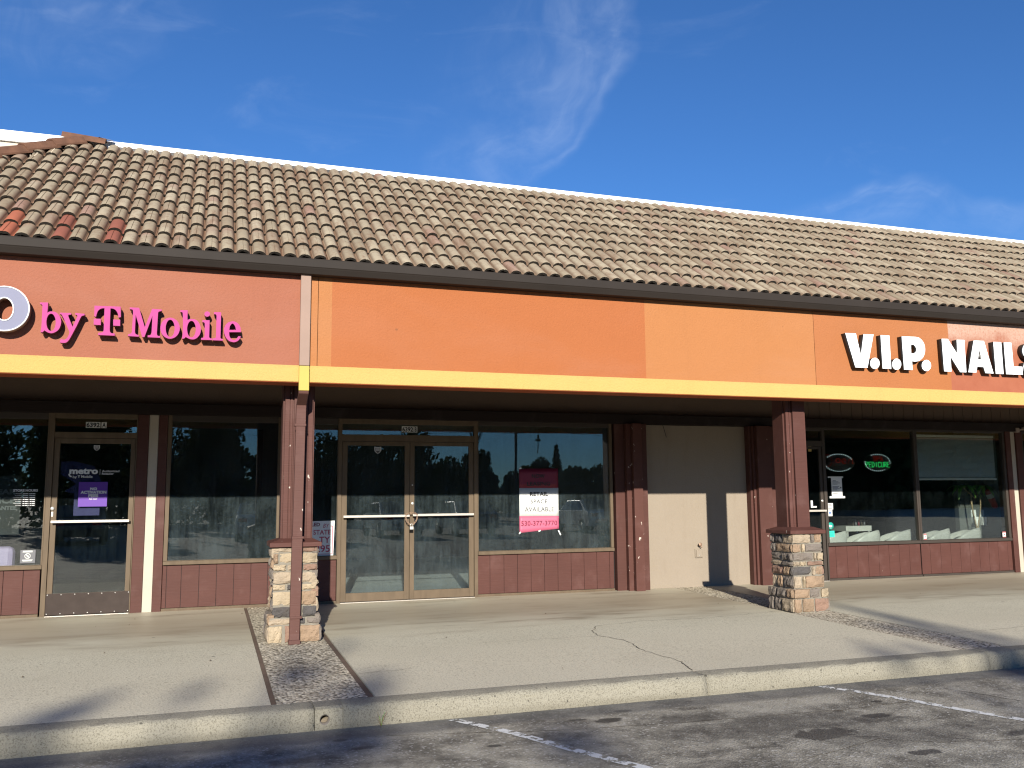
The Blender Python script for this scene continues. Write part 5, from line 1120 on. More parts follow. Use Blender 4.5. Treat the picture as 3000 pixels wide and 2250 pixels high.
# leasing poster
t = empty('leasing_poster', (4.61, PY, .87), 'taped poster NOW LEASING RETAIL SPACE AVAILABLE in maroon, white and pink', 'poster')
def wavy(mat, z0a, z0b, z1a, z1b, name):
    b = MB(); n = 14; vs = []
    for i in range(n + 1):
        u = i / n; x = 4.303 + .616 * u
        for j in range(5):
            v = j / 4; z = (z0a + (z0b - z0a) * u) * (1 - v) + (z1a + (z1b - z1a) * u) * v
            vs.append((x, PY + .008 + .003 * noise.noise((x * 5, 0, z * 4)), z))
    b.add(vs, [(i * 5 + j, (i + 1) * 5 + j, (i + 1) * 5 + j + 1, i * 5 + j + 1) for i in range(n) for j in range(4)], 0, True)
    me_ = b.build(name, M[mat], t, fix=False); s = me_.modifiers.new('thickness', 'SOLIDIFY'); s.thickness = .0008; return me_
wavy('maroon_print', 1.534, 1.533, 1.818, 1.822, 'poster_band'); wavy('paper', 1.126, 1.121, 1.534, 1.533, 'poster_band'); wavy('pink_print', .884, .934, 1.126, 1.121, 'poster_band')
for s, x0, x1, z0, z1, mt, bo in (('NOW', 4.500, 4.704, 1.678, 1.738, 'ink', .02), ('LEASING', 4.424, 4.787, 1.566, 1.626, 'ink', .02), ('RETAIL', 4.468, 4.753, 1.416, 1.477, 'ink', .03), ('SPACE', 4.479, 4.739, 1.308, 1.367, 'ink_grey', .004), ('AVAILABLE', 4.384, 4.843, 1.190, 1.256, 'ink_grey', .004), ('530-377-3770', 4.328, 4.890, .984, 1.054, 'maroon_ink', .008)):
    text_part(t, s, x0, x1, z0, z1, PY + .003, M[mt], bo, spacing=1.05)
for (x, z, a) in ((4.305, .885, .8), (4.925, .876, -1.1), (4.61, .908, .4), (4.32, 1.822, .3)):
    c, s = math.cos(a), math.sin(a); L, h = (.018 if x < 4.9 else .040), .010
    MB().poly_y([(x + p_ * L * c - q * h * s, z + p_ * L * s + q * h * c) for p_, q in ((-1, -1), (1, -1), (1, 1), (-1, 1))], PY + .001, PY + .002).build('tape', M['paper'], t)
# chain and padlock on the pull bars
ch = empty('chain', (2.676, 12.33, 1.0), 'rusty chain looped round both door bars of the empty shop', 'chain')
path = [(2.600, 12.322, 1.178), (2.625, 12.315, 1.190), (2.652, 12.312, 1.196), (2.678, 12.310, 1.200), (2.704, 12.312, 1.198), (2.730, 12.315, 1.192), (2.752, 12.322, 1.180)]
left = [(2.592, 12.325, 1.135), (2.595, 12.318, 1.108), (2.606, 12.314, 1.085), (2.622, 12.312, 1.066), (2.640, 12.310, 1.050), (2.656, 12.308, 1.036)]
right = [(2.754, 12.325, 1.135), (2.750, 12.318, 1.112), (2.738, 12.314, 1.090), (2.724, 12.312, 1.070), (2.708, 12.310, 1.052), (2.690, 12.308, 1.038)]
back = [(2.594, 12.345, 1.160), (2.600, 12.362, 1.168)]
for L in (path, left, right, [(2.592, 12.332, 1.150), (2.594, 12.326, 1.170)], [(2.757, 12.332, 1.150), (2.755, 12.326, 1.170)]):
    for i in range(len(L) - 1):
        p0, p1 = Vector(L[i]), Vector(L[i + 1]); d = (p1 - p0).normalized(); c = (p0 + p1) / 2
        sd = d.cross(Vector((0, 1, 0))).normalized()
        if i % 2: sd = (sd * .45 + d.cross(sd) * .9).normalized()
        hl = (p1 - p0).length / 2 + .006; hw = .0085
        pts = [c + d * (hl * math.cos(a)) + sd * (hw * math.sin(a)) for a in [q * math.pi / 8 for q in range(16)]]
        MB().tube(pts, .0034, 6, closed=True).build('link', M['chain'], ch)
pk = empty('padlock', (2.673, 12.306, .962), 'small steel padlock hanging from the chain on the double door', 'padlock')
box('lock_body', M['steel'], pk, 2.646, 2.698, 12.292, 12.318, .966, 1.012, bevel=.004)
MB().tube([(2.655, 12.305, 1.010), (2.655, 12.305, 1.030)] + [(2.672 - .017 * math.cos(a), 12.305, 1.030 + .017 * math.sin(a)) for a in [q * math.pi / 6 for q in range(1, 6)]] + [(2.689, 12.305, 1.030), (2.689, 12.305, 1.010)], .0042, 8).build('shackle', M['steel'], pk)
box('bumper', M['black'], pk, 2.645, 2.699, 12.291, 12.319, .962, .972, bevel=.002)
# outlet box and tap on the beige wall
t = empty('outlet_cover', (7.262, 12.44, .44), 'small square weatherproof outlet cover low on the beige wall', 'outlet cover')
box('cover_plate', M['beige'], t, 7.195, 7.330, 12.432, 12.449, .440, .575, bevel=.004); box('cover_lid', M['beige'], t, 7.210, 7.315, 12.418, 12.4315, .450, .566, bevel=.006)
MB().lathe([(0, -.012), (.008, -.010), (.010, 0)], (7.262, 12.418, .478), 10, axis='y').build('latch', M['steel'], t)
t = empty('hose_tap', (7.272, 12.42, .58), 'brass hose tap above the outlet cover on the beige wall', 'tap')
MB().tube([(7.272, 12.452, .628), (7.272, 12.405, .628), (7.280, 12.385, .618), (7.284, 12.382, .596)], .009, 10).build('spout', M['chain'], t)
MB().lathe([(.002, -.008), (.028, -.005), (.030, 0), (.026, .005), (.002, .006)], (7.266, 12.392, .646), 14, axis='y').build('handle', M['chain'], t)
t = MB().tube([(6.690, 12.44, 2.52), (6.700, 12.425, 2.47), (6.722, 12.42, 2.39), (6.748, 12.43, 2.312)], .004, 6).build('wire', M['black'], None, 'loose black wire dangling at the top of the beige wall', cat='wire')
# salon window: neon signs
def dots(parent, pts, mat, r_=.005, y=GY + .05, name='led'):
    b = MB()
    for (x, z) in pts: b.lathe([(0, -r_), (r_ * .8, -r_ * .6), (r_, 0), (r_ * .8, r_ * .6)], (x, y, z), 6, axis='y')
    return b.build(name, M[mat], parent)
def strokes(parent, s, x0, x1, z0, z1, mat, y, rad=.006):
    """letters drawn as bent glass tube"""
    G = {'P': [[(0, 0), (0, 1), (.7, 1), (1, .8), (.7, .5), (0, .5)]], 'E': [[(1, 1), (0, 1), (0, 0), (1, 0)], [(0, .52), (.8, .52)]], 'D': [[(0, 0), (0, 1), (.6, 1), (1, .65), (1, .35), (.6, 0), (0, 0)]], 'I': [[(.5, 0), (.5, 1)]],
         'C': [[(1, .82), (.7, 1), (.3, 1), (0, .7), (0, .3), (.3, 0), (.7, 0), (1, .18)]], 'U': [[(0, 1), (0, .3), (.3, 0), (.7, 0), (1, .3), (1, 1)]], 'R': [[(0, 0), (0, 1), (.7, 1), (1, .78), (.7, .5), (0, .5)], [(.5, .5), (1, 0)]],
         'S': [[(1, .85), (.6, 1), (.2, .95), (0, .75), (.3, .55), (.7, .45), (1, .25), (.7, .02), (.3, 0), (0, .15)]], 'A': [[(0, 0), (.5, 1), (1, 0)], [(.2, .38), (.8, .38)]]}
    n = len(s); w_ = (x1 - x0) / n
    for i, chh in enumerate(s):
        for st in G[chh]:
            ww = w_ * (.72 if chh != 'I' else .4)
            MB().tube([(x0 + w_ * i + ww * a + (w_ - ww) / 2, y, z0 + (z1 - z0) * c) for a, c in st], rad, 6).build('neon_letter', M[mat], parent)
y = GY + .05
t = empty('open_sign', (10.0, y, 1.77), 'oval LED sign Open in unlit red script in the salon window', 'neon sign')
ell = lambda cx, cz, rx, rz, a0, a1, n: [(cx + rx * math.cos(R(a0 + (a1 - a0) * i / n)), cz + rz * math.sin(R(a0 + (a1 - a0) * i / n))) for i in range(n + 1)]
MB().lathe([(0.001, 0), (1, 0), (1, .012), (.001, .012)], (0, 0, 0), 32, axis='y').build('sign_panel', M['black'], t)
sp = t.children[0]; sp.scale = (.33, 1, .155); sp.location = Vector((10.02, y + .01, 1.932)) - WL[t.name]
dots(t, ell(10.02, 1.93, .285, .145, 5 + 20, 140, 13) + ell(10.02, 1.93, .285, .145, 200, 320, 13), 'led_white', .0065, y)
dots(t, ell(9.795, 1.965, .085, .098, 0, 345, 26), 'led_red', .0045, y)
def script(pts): 
    out = []
    for i in range(len(pts) - 1):
        for q in range(5): out.append((pts[i][0] + (pts[i + 1][0] - pts[i][0]) * q / 5, pts[i][1] + (pts[i + 1][1] - pts[i][1]) * q / 5))
    return out
sx_ = lambda L: [(9.915 + (x - 9.915) * 1.3, z) for x, z in L]
for stroke in ([(9.915, 1.86), (9.955, 2.0)], [(9.985 + .032 * math.cos(a), 1.965 + .034 * math.sin(a)) for a in [q * .52 for q in range(13)]], [(10.045, 1.945), (10.105, 1.96), (10.10, 1.99), (10.07, 2.0), (10.045, 1.97), (10.05, 1.93), (10.08, 1.915), (10.115, 1.93)], [(10.14, 1.915), (10.165, 2.0)], [(10.155, 1.97), (10.185, 1.998), (10.215, 1.99), (10.21, 1.95), (10.205, 1.915), (10.235, 1.925)]):
    dots(t, script(sx_(stroke)), 'led_red', .0042, y)
t = empty('pedicure_sign', (10.82, y, 1.77), 'oval LED sign SPA PEDICURE with lit green letters in the salon window', 'neon sign')
MB().lathe([(0.001, 0), (1, 0), (1, .012), (.001, .012)], (0, 0, 0), 32, axis='y').build('sign_panel', M['black'], t)
sp = t.children[0]; sp.scale = (.30, 1, .160); sp.location = Vector((10.83, y + .01, 1.935)) - WL[t.name]
dots(t, ell(10.82, 1.935, .262, .142, -3, 118, 12) + ell(10.82, 1.935, .262, .142, 175, 300, 13), 'led_white', .0065, y)
strokes(t, 'PEDICURE', 10.565, 11.076, 1.858, 1.945, 'led_green', y, .0050)
strokes(t, 'SPA', 10.725, 10.940, 1.962, 2.042, 'led_red', y, .0040)
# notices on the salon glass
t = empty('notice_scroll', (9.90, PY, 1.336), 'white paper notice with flared ends taped inside the salon window', 'notice')
for (xa, xb, za, zb_) in ((9.735, 10.040, 1.676, 1.698), (9.750, 10.058, 1.338, 1.372)): sheet('paper_end', 'paper', xa, xb, za, zb_, PY, t, th=.003)
sheet('paper_sheet', 'paper', 9.797, 10.010, 1.373, 1.675, PY + .001, t)
for q in range(12):
    if q in (4, 9, 10): continue
    z = 1.628 - .019 * q; xa = 9.818 + (.0 if q else .01); wd = (.06, .12, .15, .10, 0, .13, .11, .14, .09, 0, 0, .1)[q]
    sheet('print_line', 'ink_grey', xa, xa + wd, z - .004, z + .004, PY - .001, t)
sheet('print_line', 'ink_grey', 9.968, 9.992, 1.50, 1.525, PY - .001, t); text_part(t, 'THANK', 9.82, 9.865, 1.640, 1.652, PY - .001, M['ink']) if False else None
t = empty('permit_sticker', (9.745, PY, 1.15), 'white square permit sticker in the salon window, upper one of two', 'sticker')
sheet('sticker_sheet', 'paper', 9.694, 9.806, 1.154, 1.258, PY, t)
for q in range(4): sheet('print_line', 'ink_grey', 9.712, 9.785 - .01 * (q % 2), 1.168 + .022 * q, 1.176 + .022 * q, PY - .001, t)
t = empty('permit_sticker', (9.74, PY, 1.044), 'white sticker with a blue spot below the permit sticker', 'sticker')
sheet('sticker_sheet', 'paper', 9.694, 9.786, 1.045, 1.151, PY, t)
MB().lathe([(.0005, 0), (.020, 0), (.020, .001)], (9.738, PY - .001, 1.100), 16, axis='y').build('blue_mark', M['sticker_blue'], t)
t = empty('round_sticker', (9.737, PY, .82), 'round teal sticker with a white word in the salon window', 'sticker')
MB().lathe([(.0005, 0), (.060, 0), (.060, .001), (.0005, .001)], (9.738, PY, .885), 24, axis='y').build('sticker_disc', M['teal'], t)
for q in range(3): sheet('print_block', 'paper', 9.706 + .022 * q, 9.722 + .022 * q, .868, .896, PY - .001, t)
sheet('print_line', 'paper', 9.72, 9.757, .848, .854, PY - .001, t)
t = empty('square_sticker', (9.746, PY, .70), 'light teal rectangular sticker below the round one in the salon window', 'sticker')
sheet('sticker_sheet', 'teal_light', 9.694, 9.808, .702, .806, PY, t)
for q in range(3): sheet('print_line', 'teal', 9.706, 9.78, .722 + .025 * q, .730 + .025 * q, PY - .001, t)
for (x0, x1, lab) in ((11.645, 11.700, 'small red and white sticker low in the left corner of the blind window'), (13.395, 13.470, 'small red and white sticker low in the right corner of the blind window')):
    t = empty('corner_sticker', ((x0 + x1) / 2, PY, .62), lab, 'sticker', 'red and white corner stickers')
    sheet('sticker_sheet', 'paper', x0, x1, .618, .716, PY, t); sheet('sticker_band', 'sticker_red', x0, x1, .700, .715, PY - .001, t); sheet('sticker_band', 'sticker_red', x0, x1, .619, .630, PY - .001, t)
    sheet('sticker_mark', 'sticker_red', x0 + .35 * (x1 - x0), x0 + .65 * (x1 - x0), .655, .680, PY - .001, t)
t = empty('door_word', (9.1, PY, 1.18), 'white vinyl word PULL on the salon door, mostly behind the pillar', 'decal')
for k, (xa, xb, chh) in enumerate(((8.78, 8.92, 'P'), (8.98, 9.12, 'U'), (9.18, 9.30, 'L'), (9.37, 9.482, 'L'))): text_part(t, chh, xa, xb, 1.188, 1.305, PY, M['paper'], .04)
t = empty('yellow_label', (9.40, PY, 2.29), 'small yellow label high on the salon door', 'label'); sheet('label_sheet', 'yellow', 9.375, 9.437, 2.29 - .18, 2.42 - .18 - .13 + .13, PY, t)
# blind
t = empty('window_blind', (12.53, 12.50, 1.63), 'white slatted blind half drawn in the salon window', 'blind')
box('headrail', M['blind'], t, 11.655, 13.42, 12.485, 12.52, 2.385, 2.430); box('bottom_rail', M['blind'], t, 11.66, 13.43, 12.488, 12.515, 1.634, 1.668)
sl_me = None
for k in range(34):
    z = 1.690 + .0205 * k; tl = .9
    b = MB(); c, s = math.cos(tl), math.sin(tl); hw = .0125
    vs = []
    for x in (11.66, 13.42):
        for (a, e) in ((-1, 0), (0, .0022), (1, 0), (1, -.0008), (0, .0014), (-1, -.0008)): vs.append((x, 12.502 + a * hw * c - e * s, z + a * hw * s + e * c))
    b.add(vs, [(i, (i + 1) % 6, 6 + (i + 1) % 6, 6 + i) for i in range(6)] + [tuple(range(6)), tuple(range(6, 12))[::-1]])
    if sl_me is None: o_ = b.build('slat', M['blind'], t); sl_me = o_.data
    else: link('slat', sl_me, (12.54, 12.502, z), t)
for x in (11.85, 12.54, 13.2): MB().tube([(x, 12.486, 1.65), (x, 12.486, 2.40)], .0015, 5).build('cord', M['blind'], t)
# white shell chairs along the window
def tub(x0, x1, lab, y=12.66):
    (xa, _), (xb, zt_) = deep(x0, 0, y), deep(x1, .812, y)
    t = empty('shell_chair', ((xa + xb) / 2, y + .2, 0), lab, 'chair', 'white shell chairs behind the salon window')
    cx, hx, hy = (xa + xb) / 2, (xb - xa) / 2, .21; n = 28
    def rim(a): 
        u = math.cos(a); return zt_ - .01 - .22 * max(0, (1 - u) / 2) ** 2.6 - .07 * max(0, (u - .6) / .4) ** 2
    b = MB(); rings = []
    lev = [(0, .55, 0), (.25, .80, 0), (.6, .97, 0), (.85, 1.0, 0), (1, .97, 0), (1.0, .90, 1), (.8, .86, 1), (.55, .70, 1)]
    vs = []
    for (h, k, inn) in lev:
        for i in range(n):
            a = 2 * math.pi * i / n; z = .30 + (rim(a) - .06 * max(0, math.sin(a)) - .30) * h
            e = abs(math.cos(a)) ** .8 * (1 if math.cos(a) > 0 else -1); f_ = abs(math.sin(a)) ** .8 * (1 if math.sin(a) > 0 else -1)
            vs.append((cx + hx * k * (e if h else e * .8), y + .15 + hy * k * f_, z))
    fs = [(j * n + i, j * n + (i + 1) % n, (j + 1) * n + (i + 1) % n, (j + 1) * n + i) for j in range(len(lev) - 1) for i in range(n)]
    fs += [tuple(range(n))[::-1], tuple((len(lev) - 1) * n + i for i in range(n))]
    b.add(vs, fs, 0, True).build('shell', M['tub'], t)
    MB().lathe([(.20, -.002), (.20, .02), (.04, .04), (.04, .30)], (cx, y + .15, -.002), 16).build('pedestal', M['steel'], t)
tub(9.53, 10.130, 'white shell chair in the salon window, leftmost, behind the teal stickers'); tub(10.17, 10.805, 'white shell chair in the salon window in front of the small table')
tub(10.85, 11.470, 'white shell chair in the salon window just left of the window mullion'); tub(11.70, 12.302, 'white shell chair in the salon window just right of the window mullion'); tub(12.36, 12.989, 'white shell chair in the salon window below the house plant')
# manicure table with a box of bottles
y = 13.9
(xa, za), (xb, zb_) = deep(10.056, .79, y), deep(10.584, .875, y)
t = empty('manicure_table', ((xa + xb) / 2, y + .2, 0), 'pale manicure table inside the salon behind the chairs', 'table')
box('tabletop', M['tub'], t, xa, xb, y, y + .42, zb_ - .10, zb_)
for sx in (xa + .03, xb - .07):
    for sy in (y + .02, y + .36): box('leg', M['steel'], t, sx, sx + .04, sy, sy + .04, -.004, zb_ - .102)
t = empty('bottle_tray', ((xa + xb) / 2, y + .2, zb_), 'dark tray of nail bottles on the manicure table', 'tray')
box('tray', M['dark_frame'], t, xa + .26, xb - .06, y + .12, y + .28, zb_ + .001, zb_ + .10)
for k in range(4): MB().lathe([(0, 0), (.018, 0), (.018, .06), (.007, .075), (.007, .11), (0, .11)], (xa + .30 + .065 * k, y + .09, zb_ + .001), 10).build('bottle', M[('dim_ink', 'maroon_print', 'dark_frame', 'dim_ink')[k]], t)
# house plant
y = 12.92
t = empty('house_plant', (13.3, y, 0), 'tall house plant with three pale stems and long green leaves in the salon window', 'plant')
px, _ = deep(12.87, 1, y)
MB().lathe([(0, 0), (.14, 0), (.18, .32), (.16, .32), (.15, .28), (0, .28)], (px, y, -.002), 20).build('plant_pot', M['dark_frame'], t)
tops = []
for k, (dx, tx, tz) in enumerate(((-.03, -.12, 1.30), (.0, -.14, 1.36), (.04, .07, 1.34))):
    pts = [(px + dx * (1 - q) + tx * q * q + .02 * math.sin(q * 7 + k), y + .02 * math.cos(q * 6 + k * 2), .28 + (tz - .28) * q) for q in [i / 10 for i in range(11)]]
    MB().tube(pts, [.014 - .005 * i / 10 for i in range(11)], 8).build('stem', M['stem'], t)
r2 = random.Random(3)
for (hx, hz) in ((12.60, 1.50), (13.02, 1.50)):
    cx, cz = deep(hx, hz, y)
    MB().tube([(px - .02, y, 1.3), (cx, y, cz)], .010, 6).build('stem', M['stem'], t)
    for k in range(8):
        a = R(k * 45 + r2.uniform(-15, 15)); L = r2.uniform(.26, .36); droop = r2.uniform(.10, .26)
        if math.sin(a) < -.4: droop += .05
        b = MB(); vs = []; n = 8
        for i in range(n + 1):
            q = i / n; wd = .038 * math.sin(math.pi * min(1, q * .93 + .06)) ** .7
            c = Vector((cx + math.cos(a) * L * q, y + math.sin(a) * L * q * .8, cz + .09 * math.sin(q * 2.2) - droop * q * q))
            sd = Vector((-math.sin(a), math.cos(a), .25 * math.cos(k))) * wd
            vs += [c - sd, c - Vector((0, 0, .006)), c + sd]
        b.add(vs, [(3 * i + j, 3 * i + j + 1, 3 * i + j + 4, 3 * i + j + 3) for i in range(n) for j in range(2)], 0, True)
        o_ = b.build('leaf', M['leaf_room'], t, fix=False); s_ = o_.modifiers.new('thickness', 'SOLIDIFY'); s_.thickness = .0015
# paper holders and extinguisher on the partition
y = 13.11
for (a, c, lab) in ((12.746, 12.85, 'white wall holder behind the plant stems, left one'), (12.945, 13.03, 'white wall holder behind the plant stems, right one')):
    (xa, za), (xb, zb_) = deep(a, .835, y), deep(c, 1.11, y)
    t = empty('wall_holder', ((xa + xb) / 2, y, za), lab, 'wall holder', 'white holders on the partition'); box('holder_back', M['white'], t, xa, xb, y + .002, y + .018, za, zb_); box('holder_pocket', M['white'], t, xa, xb, y - .05, y + .001, za, za + .16, bevel=.006)
xa, za = deep(13.23, 1.30, 13.05)
t = empty('fire_extinguisher', (xa, 13.05, za - .16), 'red fire extinguisher with a white label hanging askew on the salon partition', 'fire extinguisher')
ax = Vector((.46, 0, -.89)).normalized(); c0 = Vector((xa, 13.06, za))
def along(prof, mat, name):
    me_ = MB().lathe(prof, (0, 0, 0), 18).build(name, M[mat], t); q = ax.to_track_quat('Z', 'Y')
    me_.rotation_euler = q.to_euler(); zc = (min(p_[1] for p_ in prof) + max(p_[1] for p_ in prof)) / 2; me_.location = c0 + ax * zc - WL[t.name]
along([(0, -.20), (.03, -.20), (.055, -.16), (.058, .12), (.045, .19), (0, .20)], 'red_paint', 'cylinder'); along([(.0592, -.11), (.0595, -.02)], 'paper', 'cylinder_label'); along([(0, -.26), (.015, -.26), (.018, -.20), (0, -.20)], 'black', 'valve')
# security camera
t = empty('security_camera', (13.86, 12.40, 2.48), 'grey security camera on the cream trim beside the salon window', 'security camera')
box('mount', M['metal_side'], t, 13.80, 13.885, 12.33, 12.409, 2.488, 2.57, bevel=.006)
MB().tube([(13.88, 12.36, 2.525), (13.93, 12.32, 2.545), (13.96, 12.29, 2.555)], .016, 8).build('arm', M['metal_side'], t)
MB().tube([(13.93, 12.32, 2.548), (14.03, 12.24, 2.592)], .030, 12).build('camera_body', M['metal_side'], t); MB().tube([(14.028, 12.242, 2.591), (14.036, 12.235, 2.595)], .022, 12).build('lens', M['black'], t)

# ================================================================== ACROSS THE PARKING LOT (seen mirrored in the glass, and casting the shadows)
def leaf_cloud(clumps, n, size, r2):
    b = MB()
    for (c, rad, wgt, *flat) in clumps:
        fz = flat[0] if flat else 1.0
        for _ in range(int(n * wgt)):
            while True:
                q = Vector((r2.uniform(-1, 1), r2.uniform(-1, 1), r2.uniform(-1, 1)))
                if .15 < q.length < 1: break
            q.z *= fz
            p_ = Vector(c) + q * rad * (.6 + .4 * q.length)
            s = size * r2.uniform(.6, 1.3)
            a = Vector((r2.gauss(0, 1), r2.gauss(0, 1), r2.gauss(0, 1))).normalized(); d = a.orthogonal().normalized(); e = a.cross(d)
            b.add([p_ - d * s, p_ + e * s * .6, p_ + d * s, p_ - e * s * .6], [(0, 1, 2, 3)])
    return b
def make_tree(height, crown_w, trunk_h, seed, lab, group, n=5200, tips=()):
    r2 = random.Random(seed)
    t = empty('broadleaf_tree', (0, 0, 0), lab, 'tree', group)
    b = MB(); b.tube([(0, 0, -.05), (.05, .02, trunk_h * .6), (-.04, .05, trunk_h), (.05, 0, trunk_h + (height - trunk_h) * .55)], [.24, .18, .15, .05], 9)
    cl = []; tp = []
    for k in range(15):
        a = k * 2.4 + r2.uniform(-.4, .4); q = (k + .5) / 15
        z = trunk_h + (height - trunk_h) * (.08 + .84 * q); rad = crown_w * (.95 - .65 * q ** 1.6) * r2.uniform(.65, 1.05)
        c = Vector((math.cos(a) * rad, math.sin(a) * rad, z)); cl.append((c, crown_w * r2.uniform(.30, .46), .05))
        b.tube([(0, 0, trunk_h * .8 + (z - trunk_h) * .4), tuple(c * .55 + Vector((0, 0, z * .40))), tuple(c)], [.09, .05, .015], 6)
    for k in range(8): cl.append((Vector((r2.uniform(-.4, .4) * crown_w, r2.uniform(-.4, .4) * crown_w, trunk_h + (height - trunk_h) * r2.uniform(.25, .9))), crown_w * .42, .045))
    for (dx, dy, z, rad) in tips:
        tp.append((Vector((dx, dy, z)), rad * 1.15, (26 + 1150 * rad * rad) / 1000, .36)); b.tube([(dx * .4, dy * .4, z - 2.0), (dx * .85, dy * .85, z - .7), (dx, dy, z)], [.05, .03, .012], 6)
    b.build('trunk', M['bark'], t); crown = leaf_cloud(cl, n, .17, r2); tw = leaf_cloud(tp, 1000, .085, r2); crown.add(tw.v, tw.f); crown.build('crown', M['leaves'], t, fix=False)
    return t
def copy_tree(o, loc, rz, sc=1.0, label=None):
    c = o.copy(); COL.objects.link(c); c.location = loc; c.rotation_euler = (0, 0, rz); c.scale = (sc, sc, sc)
    if label: c['label'] = label
    def kids(src, dst):
        for ch_ in list(src.children):
            k_ = ch_.copy(); COL.objects.link(k_); k_.parent = dst; kids(ch_, k_)
    kids(o, c); return c
LD = -SUN                                                # the way the light travels
def tip(base, gx, gy, rad, gz=-.06):
    """twig cluster at the tree's own depth whose shade reaches the ground point"""
    t_ = (gy - base[1]) / LD.y; p_ = Vector((gx, gy, gz)) - LD * t_
    return (p_.x - base[0], p_.y - base[1], p_.z + .22, rad)
G1 = 'trees on the far side of the parking lot'
base1 = Vector((-6.4, -26.0, -.22)); base2 = Vector((.2, -27.0, -.22))
T1 = make_tree(8.6, 2.7, 1.5, 21, 'tall broad tree mirrored in the door of the phone shop', G1, 9000,
               [tip(base1, *q) for q in ((-.95, 7.0, .13), (-.78, 7.4, .09), (-1.1, 6.85, .12), (-.05, 7.55, .07), (.86, 9.0, .10), (.76, 8.02, .16), (.70, 7.8, .12), (1.30, 9.2, .08), (1.33, 7.5, .15), (1.0, 7.0, .14), (1.15, 6.75, .18), (-1.3, 5.7, .4), (.2, 5.6, .45), (.9, 5.8, .3), (-.4, 5.5, .4))])
T1.location = base1
T2 = make_tree(8.2, 1.8, 1.3, 33, 'tall narrow tree mirrored in the dusty window by the downspout', G1, 7000,
               [tip(base2, *q) for q in ((5.9, 6.8, .13), (6.45, 6.95, .11), (6.15, 7.28, .06), (7.1, 8.3, .09), (7.2, 8.0, .08), (7.1, 7.25, .10), (7.75, 7.6, .05), (7.72, 8.1, .06), (7.74, 8.6, .06), (7.76, 9.1, .06), (7.80, 9.6, .05), (7.85, 10.1, .05), (7.3, 6.1, .3), (2.25, 5.3, .25), (7.63, 7.1, .08), (7.9, 6.4, .3))])
T2.location = base2
copy_tree(T2, (-3.6, -30, -.22), 1.3, .62, 'shorter tree between the two tall ones, mirrored in the chained door')
copy_tree(T1, (-18, -33, -.22), 2.3, .9, 'wide tree far left of the phone shop door reflection')
copy_tree(T2, (15.5, -47, -.22), .7, .78, 'dark tree mirrored at the left edge of the leasing window')
copy_tree(T1, (22.5, -52, -.22), 3.9, .66, 'open branched tree mirrored above the leasing poster')
copy_tree(T1, (28.5, -52, -.22), 5.1, .58, 'round tree mirrored right of the utility pole')
copy_tree(T2, (35, -45, -.22), 2.9, .72, 'leafy tree mirrored at the right edge of the leasing window')
copy_tree(T1, (50, -50, -.22), 1.1, .7, 'large tree mirrored in the salon windows')
t = empty('conifer', (31.5, -55, -.22), 'small pointed conifer mirrored in the leasing window', 'tree')
WL[t.name] = Vector((31.5, -55, -.22)); r2 = random.Random(8)
MB().tube([(31.5, -55, -.25), (31.5, -55, 6.6)], [.16, .02], 8).build('trunk', M['bark'], t)
leaf_cloud([((31.5, -55, 1.2 + .45 * k), 1.25 * (1 - k / 12.5), .085) for k in range(12)], 2200, .14, r2).build('crown', M['needles'], t, fix=False)
r2 = random.Random(9)
def belt(x0, x1, y, top, n, lab, leaf=.24):
    cl = []; x = x0
    while x < x1:
        h = top * (.72 + .28 * noise.noise((x * .16, y, 2)) + .14 * noise.noise((x * .55, y, 5)))
        for q in (.18, .45, .74): cl.append(((x + r2.uniform(-.6, .6), y + r2.uniform(-1.2, 1.2), h * q), h * .27, .02 * (1.1 - q * .35)))
        x += top * .26
    return leaf_cloud(cl, n, leaf, r2).build('tree_belt', M['leaves'], None, lab, kind='stuff', fix=False)
belt(-46, 14, -38, 8.2, 30000, 'dense belt of trees beyond the parking lot, left part')
belt(8, 42, -62, 6.2, 30000, 'low belt of trees and shrubs beyond the parking lot, middle part')
belt(42, 150, -52, 14.5, 30000, 'tall belt of trees beyond the parking lot, right part', .62)
t = empty('utility_pole', (25.6, -50, -.22), 'timber utility pole with a crossarm mirrored over the leasing poster', 'utility pole')
WL[t.name] = Vector((25.6, -50, -.22))
MB().tube([(25.6, -50, -.25), (25.6, -50, 10.5)], [.15, .10], 10).build('pole', M['pole'], t); box('crossarm', M['pole'], t, 24.5, 26.7, -50.06, -49.94, 9.6, 9.75); MB().lathe([(0, 0), (.2, 0), (.22, .1), (.22, .75), (.15, .85), (0, .85)], (25.2, -49.95, 7.4), 14).build('transformer', M['metal_side'], t)
b = MB()
for dz, dy in ((9.8, 0), (9.8, .5), (8.4, 0), (7.6, .2)):
    b.tube([(-60 + 10 * i, -50 + dy, dz - .22 - .9 * (1 - ((i * 10 - 85.6) % 42 / 21 - 1) ** 2)) for i in range(14)], .014, 5)
b.build('overhead_wire', M['black'], None, 'overhead wires strung past the utility pole', cat='wires')
